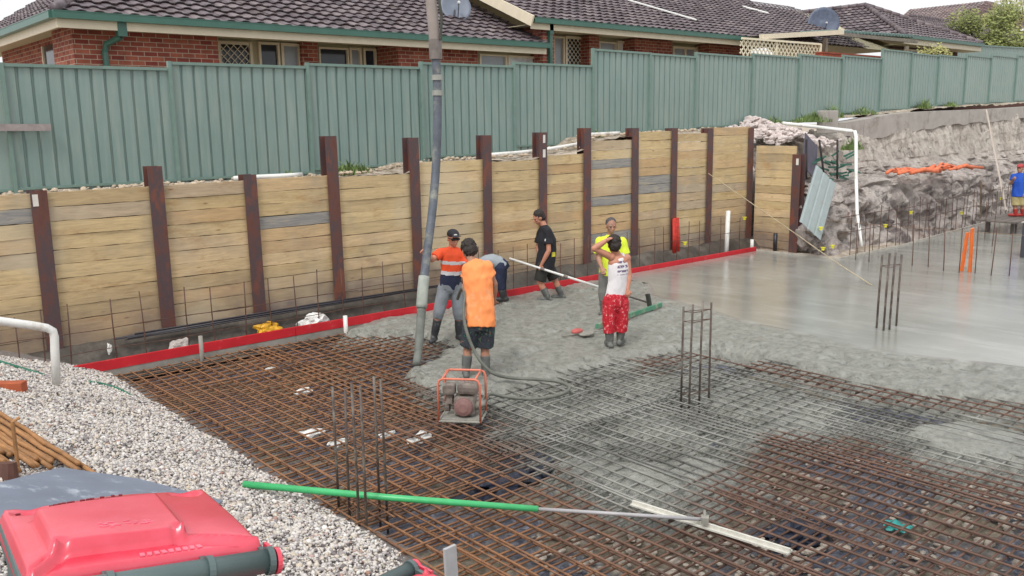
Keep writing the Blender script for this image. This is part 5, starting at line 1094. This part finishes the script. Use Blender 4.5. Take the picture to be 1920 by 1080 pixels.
class Person:
    def __init__(s, gx, gy, label, group='people working on the slab'):
        s.g = V((gx, gy, 0)); s.e = empty('person', s.g, label, 'person', group); s.gd = s.g.normalized(); s.gl = s.g.length
        s.sr = V((s.gd.y, -s.gd.x, 0)); s.aw = s.gd.copy(); s.seed = random.uniform(0, 50)
    def P(s, px, py, dd=0.0):
        d = ray(px, py); k = (s.gl+dd)/(V((d.x, d.y, 0)).dot(s.gd)); return CAM+d*k
    def hand(s, mb, wr, dr, nrm, curl=.5, sc_=1.0):
        d = V(dr).normalized(); n = V(nrm); n = (n-d*n.dot(d)).normalized(); u = d.cross(n)
        M = Matrix((u, n, d)).transposed(); mb.ell(wr+d*.045*sc_, (.042*sc_, .017*sc_, .055*sc_), M, 14, 10); mb.cap(wr-d*.02, .026, wr+d*.03, .024)
        for k, ln in enumerate((.068, .078, .072, .056)):
            b = wr+d*.085*sc_+u*(.03-.02*k)*sc_; c1 = math.cos(curl), math.sin(curl); d1 = d*c1[0]+n*c1[1]; d2 = d*math.cos(curl*2.2)+n*math.sin(curl*2.2)
            m_ = b+d1*ln*.5*sc_; mb.cap(b-d*.02, .0098, m_, .0092, 8); mb.cap(m_, .0092, m_+d2*ln*.5*sc_, .0080, 8)
        b = wr+d*.03*sc_+u*.034*sc_; t1 = b+(d*.7+u*.6+n*.35).normalized()*.035; mb.cap(b, .012, t1, .0105, 8); mb.cap(t1, .0105, t1+(d*.8+n*.5).normalized()*.03, .009, 8)
    def head(s, mb, c, face, up=(0, 0, 1), sc_=1.0):
        f = V(face).normalized(); u = V(up); u = (u-f*u.dot(f)).normalized(); x = f.cross(u); s.hM = Matrix((x, f, u)).transposed(); s.hc = V(c); s.hx, s.hf, s.hu = x, f, u; s.hs = sc_
        a = lambda X, Y, Z: s.hc+(x*X+f*Y+u*Z)*sc_
        mb.ell(a(0, -.012, .025), (.080*sc_, .097*sc_, .097*sc_), s.hM); mb.ell(a(0, .022, -.045), (.056*sc_, .066*sc_, .066*sc_), s.hM); mb.ell(a(0, .055, -.085), (.03*sc_, .028*sc_, .024*sc_), s.hM, 10, 8)
        mb.cap(a(0, .082, .005), .010, a(0, .104, -.032), .014, 8); mb.ell(a(0, .085, -.062), (.024*sc_, .014*sc_, .008*sc_), s.hM, 8, 6); mb.cap(a(-.04, .076, .022), .011, a(.04, .076, .022), .011, 8)
        for sg in (-1, 1): mb.ell(a(.076*sg, -.01, -.01), (.010*sc_, .022*sc_, .032*sc_), s.hM, 8, 6); mb.ell(a(.04*sg, .058, -.02), (.022, .02, .02), s.hM, 8, 6)
    def ha(s, X, Y, Z): return s.hc+(s.hx*X+s.hf*Y+s.hu*Z)*s.hs
    def spine(s, J, t):
        a, b = J['pv'], J['nk']; m_ = J.get('mid', (a+b)/2); return a*(1-t)**2+m_*2*t*(1-t)+b*t*t
    def torso(s, mb, J, prof, off=0):
        for_axis = (J['sh2']-J['sh1']).normalized(); rings = []
        for t, a, b in prof:
            c = s.spine(J, t); tg = (s.spine(J, t+.05)-s.spine(J, t-.05)).normalized(); fr = tg.cross(for_axis).normalized(); sd_ = fr.cross(tg).normalized(); rings.append((c, a+off, b+off, sd_, fr))
        mb.loft(rings, 26)
    def body(s, J, face, skin=SKIN, h1=None, h2=None, up=(0, 0, 1), curl=.6, vox=.0065):
        mb = MB(); s.head(mb, J['hd'], face, up, 1.08); mb.cap(J['nk']-(J['hd']-J['nk'])*.2, .062, s.ha(0, -.02, -.05), .053)
        s.torso(mb, J, [(-.12, .13, .09), (0, .155, .11), (.3, .13, .1), (.6, .145, .108), (.85, .15, .1), (.97, .09, .07), (1.03, .055, .055)])
        for k in '12':
            if 'sh'+k in J and 'el'+k in J:
                sh, el, ha_ = J['sh'+k], J['el'+k], J['ha'+k]; mb.ell(sh, (.062, .062, .062)); mb.cap(sh, .055, el, .042); mb.cap(el, .042, el.lerp(ha_, .3), .045); mb.cap(el.lerp(ha_, .3), .045, ha_, .028)
                hh = h1 if k == '1' else h2; dr, nm = hh if hh else ((ha_-el), s.gd); s.hand(mb, ha_, dr, nm, curl)
            hp_, kn, an = J['hp'+k], J['kn'+k], J['an'+k]; mb.cap(hp_, .092, kn, .058); mb.ell(kn, (.06, .06, .065)); m_ = kn.lerp(an, .35); mb.cap(kn, .055, m_, .058); mb.cap(m_, .058, an, .038)
        o = remesh(mb, 'body', skin, s.e, vox, 3); mb = MB()
        for sg in (-1, 1): mb.ell(s.ha(.031*sg, .079, .006), (.012, .006, .007), s.hM, 8, 6)
        mb.build('eyes', simple('eye dark', (46, 36, 34), .3), o); return o
    def shirt(s, J, mats, t0=-.12, sleeve=.6, colorf=None, fold=.012, name='shirt', sr_=.078, sleeves='12', neck=True, w=0, flare=.0):
        mb = MB(); s.torso(mb, J, [(t0, .175+w+flare, .128+w+flare), (.1, .17+w, .126+w), (.35, .158+w, .122+w), (.6, .168+w, .126+w), (.83, .172, .118), (.96, .115, .09), (1.03, .068, .066)])
        for k in sleeves:
            sh, el, ha_ = J['sh'+k], J['el'+k], J['ha'+k]; mb.ell(sh, (.073, .073, .073)); e_ = sh.lerp(el, min(sleeve, 1)) 
            mb.tube([sh, sh.lerp(e_, .5), e_], [.074, .072, sr_ if sleeve <= 1 else .058], 16)
            if sleeve > 1: mb.ell(el, (.055, .055, .055)); mb.tube([el, el.lerp(ha_, sleeve-1)], [.054, .045], 16)
            mb.cap(s.spine(J, .88), .09, sh, .068)
        return remesh(mb, name, mats, s.e, .011, 3, fold, 9, colorf, s.seed)
    def pants(s, J, mats, frac=2.0, colorf=None, r=(.108, .088, .075), fold=.008, name='trousers', top=.12):
        mb = MB(); s.torso(mb, J, [(-.2, .12, .1), (-.1, .165, .13), (.0, .172, .13), (top, .16, .122)])
        for k in '12':
            hp_, kn, an = J['hp'+k], J['kn'+k], J['an'+k]; mb.ell(hp_, (r[0]*.95,)*3)
            if frac <= 1: e_ = hp_.lerp(kn, frac); mb.tube([hp_, hp_.lerp(e_, .5), e_], [r[0], (r[0]+r[1])/2+.006, r[1]+.012], 18)
            else: e_ = kn.lerp(an, frac-1); mb.tube([hp_, hp_.lerp(kn, .5), kn, e_], [r[0], (r[0]+r[1])/2, r[1], r[2]], 18); mb.ell(kn, (r[1]*.98,)*3)
        return remesh(mb, name, mats, s.e, .011, 3, fold, 10, colorf, s.seed+3)
    def boots(s, J, toes, top=.45, mat=BOOT):
        for k, toe in zip('12', toes):
            kn, an = J['kn'+k], J['an'+k]; mb = MB(); a = kn.lerp(an, top); mb.tube([a, a.lerp(an, .5), an, an+(an-kn).normalized()*.04], [.068, .064, .055, .052], 16); d = V((*toe[:2], 0)).normalized()
            b = an+V((0, 0, -.05)); mb.cap(b-d*.05, .045, b+d*.15, .042); remesh(mb, 'gumboot', mat, s.e, .011, 3, .004, 14, None, s.seed)
    def hair(s, mat=HAIR, back=1.0, fr=.0, sz=1.0, amp=.008):
        sz = sz*s.hs*1.06; mb = MB(); mb.ell(s.ha(0, -.026, .044), (.086*sz, .096*sz, .090*sz), s.hM); mb.ell(s.ha(0, -.055*back, -.015), (.080*sz, .066*sz, .078*sz), s.hM)
        def cf(c): return 0
        o = remesh(mb, 'hair', mat, s.e, .008, 1, amp, 45, None, s.seed); return o
V3 = V
# --- A: orange and navy work shirt, cap, holding the hose
g = onz(836, 636); A = Person(g.x, g.y, 'person in orange and navy shirt, cap and dark glasses, one arm on the pump hose')
P = A.P
J = dict(hd=P(850, 447, .02), nk=P(848, 465, .05), pv=P(844, 535, .05), sh1=P(826, 474, .0), sh2=P(868, 474, .08), el1=P(810, 487, -.10), ha1=P(799, 477, -.22), el2=P(880, 504, .02), ha2=P(873, 530, -.12),
 hp1=P(833, 540, .04), hp2=P(856, 540, .06), kn1=P(823, 586, -.04), kn2=P(860, 588, .0), an1=P(814, 630, .0), an2=P(861, 627, .05))
fA = V((.32, -1, -.15)); fA = A.sr*.35-A.aw*.95+V((0, 0, -.12))
A.body(J, fA, h1=(V((-.6, 0, .5)), -A.aw), h2=None)
up_ = (J['nk']-J['pv']).normalized()
def cfA(c):
    t = (c-J['pv']).dot(up_)/(J['nk']-J['pv']).length
    if c.x < J['sh1'].x and False: return 0
    if .30 < t < .40 or .58 < t < .67: return 2
    return 1 if t < .30 else 0
cfA_J = dict(J)
ORS = simple('hi vis orange cloth', (236, 84, 40), .75, var=.12, bump=0); SILV = simple('reflective tape', (206, 204, 206), .4, var=.08, bump=0)
A.shirt(J, [ORS, NAVY, SILV], -.12, .62, cfA)
JEAN = simple('dusty blue grey denim', (126, 132, 138), .85, var=.18, scale=8); A.pants(J, JEAN, 1.25)
A.boots(J, [-A.aw-A.sr*.3, -A.aw+A.sr*.4], .28, simple('black gumboot', (58, 60, 64), .45, var=.3, scale=8, dirt=(120, 122, 118), dirtscale=8, dirtamt=.25))
mb = MB(); mb.ell(A.ha(0, -.015, .058), (.093, .112, .078), A.hM); cap_ = None
mb.loft([(A.ha(0, .11, .052), .074, .062, A.hx, A.hf), (A.ha(0, .11, .060), .074, .062, A.hx, A.hf)], 18); remesh(mb, 'cap', simple('dark cap', (40, 38, 44), .7), A.e, .008, 2)
mb = MB(); mb.ell(A.ha(0, .082, .066), (.030, .01, .016), A.hM, 10, 6); mb.build('cap_badge', simple('white paint', (222, 222, 218)), A.e)
mb = MB(); mb.cap(A.ha(-.045, .088, .008), .020, A.ha(.045, .088, .008), .020); mb.tube([A.ha(-.078, .0, .012), A.ha(-.06, .08, .012)], .006); mb.tube([A.ha(.078, .0, .012), A.ha(.06, .08, .012)], .006); mb.build('sunglasses', simple('black lens', (14, 12, 14), .15, var=0, bump=0), A.e, smooth=True)
# --- B: orange tee seen from behind, holding vibrator hose
g = onz(890, 706); B = Person(g.x, g.y, 'person in plain orange t-shirt and dark patterned shorts seen from behind, bending over a hose'); P = B.P
J = dict(hd=P(879, 470, .22), nk=P(884, 491, .14), mid=P(902, 525, .06), pv=P(901, 592, .0), sh1=P(876, 503, .12), sh2=P(912, 500, .12), el1=P(874, 533, .14), ha1=P(873, 556, .06), el2=P(927, 532, .16), ha2=P(926, 562, .26),
 hp1=P(888, 600, .0), hp2=P(913, 600, .02), kn1=P(877, 650, .05), kn2=P(909, 650, .08), an1=P(874, 696, .0), an2=P(911, 698, .04))
B.body(J, B.aw*.9-B.sr*.35+V((0, 0, -.65)), SKIND, up=(0, 0, 1), curl=1.1, h1=(V((0, 0, -1)), B.sr))
B.shirt(J, simple('washed orange cloth', (255, 150, 88), .8, var=.07, scale=5, bump=0, dirt=(250, 178, 130), dirtscale=4, dirtamt=.3), -.14, .55, None, .017, w=.016, sr_=.088)
def m_board():
    t = NT('patterned shorts'); n = t.noise(9, 3, .6, None, 2)
    col = t.ramp(n, [(.3, L((40, 40, 52))), (.46, L((62, 66, 76))), (.55, L((34, 34, 42))), (.60, L((42, 118, 96))), (.66, L((150, 50, 54))), (.75, L((40, 40, 48)))]); return t.out(col, .85)
B.pants(J, m_board(), .98, None, (.118, .10, .08), .010, 'shorts'); B.boots(J, [B.aw, B.aw+B.sr*.3], .35); B.hair(HAIR, 1.0, sz=1.04, amp=.014)
# --- G: bent over in grey shirt and navy trousers
g = onz(944, 565); Gp = Person(g.x, g.y, 'person bent double in grey shirt and navy trousers, head hidden behind the orange t-shirt'); P = Gp.P
J = dict(hd=P(880, 520, .0), nk=P(898, 503, .0), mid=P(916, 478, .0), pv=P(939, 496, .02), sh1=P(900, 510, -.16), sh2=P(900, 508, .2), el1=P(900, 535, -.15), ha1=P(892, 556, -.15), el2=P(903, 533, .2), ha2=P(895, 553, .2),
 hp1=P(939, 500, -.08), hp2=P(940, 500, .10), kn1=P(938, 530, -.08), kn2=P(941, 530, .12), an1=P(943, 556, -.06), an2=P(945, 556, .12))
Gp.body(J, V((0, 0, -1))-Gp.sr*.5, SKIND, up=-Gp.sr)
Gp.shirt(J, simple('grey cloth', (150, 158, 164), .85, var=.1), -.08, .6); Gp.pants(J, NAVY, 1.5, None, (.112, .085, .07)); Gp.boots(J, [-Gp.sr, -Gp.sr+Gp.aw*.3], .5, simple('dark gumboot', (54, 54, 56), .5)); Gp.hair()
# --- C: black polo, walking left with the pole
g = onz(1030, 560); C = Person(g.x, g.y, 'person in black polo and dark shorts walking left, carrying a long white pole'); P = C.P
J = dict(hd=P(1010, 408, .02), nk=P(1020, 424, .02), mid=P(1030, 455, .0), pv=P(1023, 492, .0), sh1=P(1027, 434, -.16), sh2=P(1015, 433, .18), el1=P(1029, 470, -.23), ha1=P(1015, 497, -.20), el2=P(1008, 466, .22), ha2=P(1018, 488, .16),
 hp1=P(1019, 496, -.09), hp2=P(1026, 496, .09), kn1=P(1012, 528, -.10), kn2=P(1040, 524, .10), an1=P(1026, 556, -.10), an2=P(1052, 552, .10))
C.body(J, -C.sr*.95-C.aw*.25+V((0, 0, -.5)), up=(0, 0, 1), curl=1.2, h1=(V((-.3, 0, -1)), C.aw))
def cfC(c): return 1 if (c-P(1019, 449, -.26)).length < .045 or (c-P(1017, 456, -.26)).length < .035 else 0
C.shirt(J, [BLK, simple('white trim', (214, 220, 226), .6)], -.14, .66, cfC, w=.045, sr_=.088); C.pants(J, simple('dark olive cloth', (46, 46, 42), .85, var=.3, scale=10), .95, None, (.115, .10, .08), name='shorts'); C.boots(J, [-C.sr, -C.sr*1+C.aw*.1], .45); C.hair(sz=.98)
mb = MB(); mb.box(P(1037, 477, -.16), (.07, .05, .08)); mb.build('tape_measure', simple('yellow case', (216, 206, 70), .5), C.e)
# --- D: yellow shirt behind
g = onz(1133, 586); D = Person(g.x, g.y, 'person in bright yellow collared shirt standing behind the man in the white singlet'); P = D.P
J = dict(hd=P(1146, 424, .0), nk=P(1145, 442, .03), pv=P(1143, 508, .05), sh1=P(1124, 452, .0), sh2=P(1167, 452, .0), el1=P(1122, 484, -.05), ha1=P(1128, 502, -.2), el2=P(1174, 484, .0), ha2=P(1166, 505, -.18),
 hp1=P(1134, 512, .05), hp2=P(1154, 512, .05), kn1=P(1131, 549, .0), kn2=P(1157, 550, .0), an1=P(1131, 580, .0), an2=P(1158, 580, .05))
D.body(J, -D.aw+D.sr*.25+V((0, 0, -.15)), SKIND)
HV = simple('hi vis yellow cloth', (216, 234, 62), .75, var=.07, bump=0)
D.shirt(J, HV, -.12, .75, None, .008, w=.01, sr_=.09); D.pants(J, simple('grey trousers', (112, 112, 108), .85, var=.2), 1.5); D.boots(J, [-D.aw-D.sr*.3, -D.aw+D.sr*.3], .5); 
mb = MB(); mb.ell(D.ha(0, -.03, .052), (.092, .100, .090), D.hM); remesh(mb, 'hair', simple('short grey black hair', (78, 74, 74), .8, var=.3, scale=30), D.e, .008, 1, .006, 40)
# --- E: white singlet, red trousers, hand on head
g = onz(1150, 650); E_ = Person(g.x, g.y, 'person in white singlet and paint splashed red trousers with one forearm over his head'); P = E_.P
J = dict(hd=P(1151, 459, -.02), nk=P(1157, 478, .0), mid=P(1162, 512, .0), pv=P(1155, 560, .0), sh1=P(1146, 482, -.06), sh2=P(1175, 484, .07), el1=P(1114, 466, -.20), ha1=P(1140, 449, -.17), el2=P(1179, 516, .05), ha2=P(1177, 542, -.02),
 hp1=P(1144, 564, -.02), hp2=P(1165, 564, .03), kn1=P(1142, 604, -.03), kn2=P(1166, 602, .04), an1=P(1143, 640, -.02), an2=P(1163, 636, .08))
E_.body(J, -E_.sr*.2-E_.aw*-.75+V((0, 0, -.2)), SKIN, curl=.9, h1=(V((.9, .2, .15)), V((0, 0, -1))), h2=None)
def cfE(c):
    q = c-P(1168, 503, -.13); r_ = q.dot(E_.sr); z_ = q.z
    return 1 if abs(r_) < .075 and abs(z_) < .10 and q.dot(E_.aw) < .12 and (math.sin(z_*95) > -.1 and mnoise.noise(V((c.x*30, c.y*30, c.z*40))) > -.15) else 0
mb = MB(); E_.torso(mb, J, [(-.1, .168, .12), (.1, .16, .118), (.35, .15, .115), (.6, .158, .118), (.78, .150, .112), (.92, .085, .09)])
for k in '12': mb.cap(E_.spine(J, .8)+(J['sh'+k]-E_.spine(J, .9))*.35, .07, J['sh'+k]*.45+J['nk']*.55, .05)
remesh(mb, 'singlet', [simple('white cotton', (226, 222, 224), .8, var=.06, bump=0), simple('faded print', (120, 104, 132), .8, var=.3)], E_.e, .010, 3, .008, 10, cfE)
def m_spl():
    t = NT('splashed red cloth'); col = t.ramp(t.noise(24, 5, .7), [(.3, L((150, 18, 34))), (.55, L((198, 34, 50))), (.58, L((204, 48, 60))), (.64, L((222, 170, 170)))]); return t.out(col, .8)
E_.pants(J, m_spl(), 1.55, None, (.112, .094, .086), .008); E_.boots(J, [E_.aw-E_.sr*.3, E_.aw+E_.sr*.4], .42); E_.hair(sz=1.0, amp=.012)
mb = MB(); mb.ell(E_.ha(0, -.01, .075), (.094, .106, .055), E_.hM); mb.cap(E_.ha(-.06, .03, .10), .02, E_.ha(.06, .03, .10), .02); remesh(mb, 'cap', simple('dark blue green cap', (38, 52, 66), .7, var=.4, scale=20), E_.e, .008, 2)
# --- F: blue shirt at the right edge
F_ = Person(27.6, 9.62, 'person in blue shirt and red cap on the low platform at the right edge'); P = F_.P
for_z = .38
J = dict(hd=P(1913, 316, .0), nk=P(1912, 325, .02), pv=P(1910, 364, .0), sh1=P(1900, 330, .0), sh2=P(1924, 330, .0), el1=P(1896, 344, -.05), ha1=P(1900, 338, -.25), el2=P(1926, 348, .0), ha2=P(1922, 362, -.1),
 hp1=P(1905, 366, .0), hp2=P(1917, 366, .0), kn1=P(1904, 387, .0), kn2=P(1917, 387, .0), an1=P(1904, 400, .0), an2=P(1918, 400, .0))
F_.body(J, -F_.aw-F_.sr*.4, SKIND, vox=.008); F_.shirt(J, simple('bright blue cloth', (28, 78, 178), .8, var=.1), -.12, .6, w=.02); F_.pants(J, simple('khaki cloth', (168, 156, 112), .85, var=.15), .9, None, (.12, .105, .09), name='shorts'); F_.boots(J, [-F_.sr, -F_.sr], .35, simple('red boots', (158, 44, 40), .6))
mb = MB(); mb.ell(F_.ha(0, -.01, .055), (.096, .113, .08), F_.hM); mb.ell(F_.ha(0, .10, .055), (.06, .06, .012), F_.hM); remesh(mb, 'cap', simple('dusty red cap', (168, 60, 62), .7), F_.e, .009, 2)
# pole carried by C
hC = C.P(1013, 503, -.22); RR = onz(1217, 568, .12); dC = (hC-RR).normalized()
for i in range(200):
    LL = hC+dC*(.01*i); v_ = LL-CAM
    if 960+FPX*v_.dot(_rt)/v_.dot(_fw) < 956: break
bp = empty('long_handled_broom', RR, 'long white pole with a dark brush head, held by the man in black', 'tool')
md = LL.lerp(RR, .68); mb = MB(); mb.tube([LL, hC, md], .021, 10); mb.build('white_pole', simple('white paint', (222, 222, 218)), bp, smooth=True)
mb = MB(); mb.tube([md, RR], .016, 10); mb.build('dark_pole', simple('dark pole', (84, 78, 74), .6), bp, smooth=True)
mb = MB(); mb.beam(RR+V((-.02, .02, .16)), RR+V((.02, -.02, -.14)), .07, .05, up=(1, 0, 0)); mb.build('brush_head', simple('dark brush', (60, 62, 56), .8, var=.3), bp)
for t in (.25, .42): 
    q = LL.lerp(RR, t); mb = MB(); mb.tube([q-dC*.04, q+dC*.04], .028, 10); mb.build('clamp', simple('grey clamp', (150, 140, 136)), bp)
# vibrator hose
hz = [V(gc)+V((0, 0, 0)), ]
g0 = ge.matrix_basis @ V((.24, .02, .16))
pts = [g0, onz(918, 739, .06), onz(950, 744, .0), onz(990, 748, -.03), onz(1035, 744, -.03), onz(1063, 734, -.03), onz(1066, 724, -.02), onz(1045, 715, .0), onz(1000, 711, .02), onz(955, 708, .03), B.P(925, 700, -.28), B.P(903, 680, -.26), B.P(888, 655, -.22), B.P(876, 625, -.18), B.P(870, 595, -.12), B.P(870, 572, -.04), B.P(873, 552, .04), B.P(866, 540, .2), B.P(858, 560, .5)]
pipe('vibrator_hose', catmull(pts, 6), .021, simple('dusty grey rubber hose', (106, 108, 100), .7, var=.25, scale=8), 'grey flexible hose looping from the petrol engine to the bending man', 'hose')
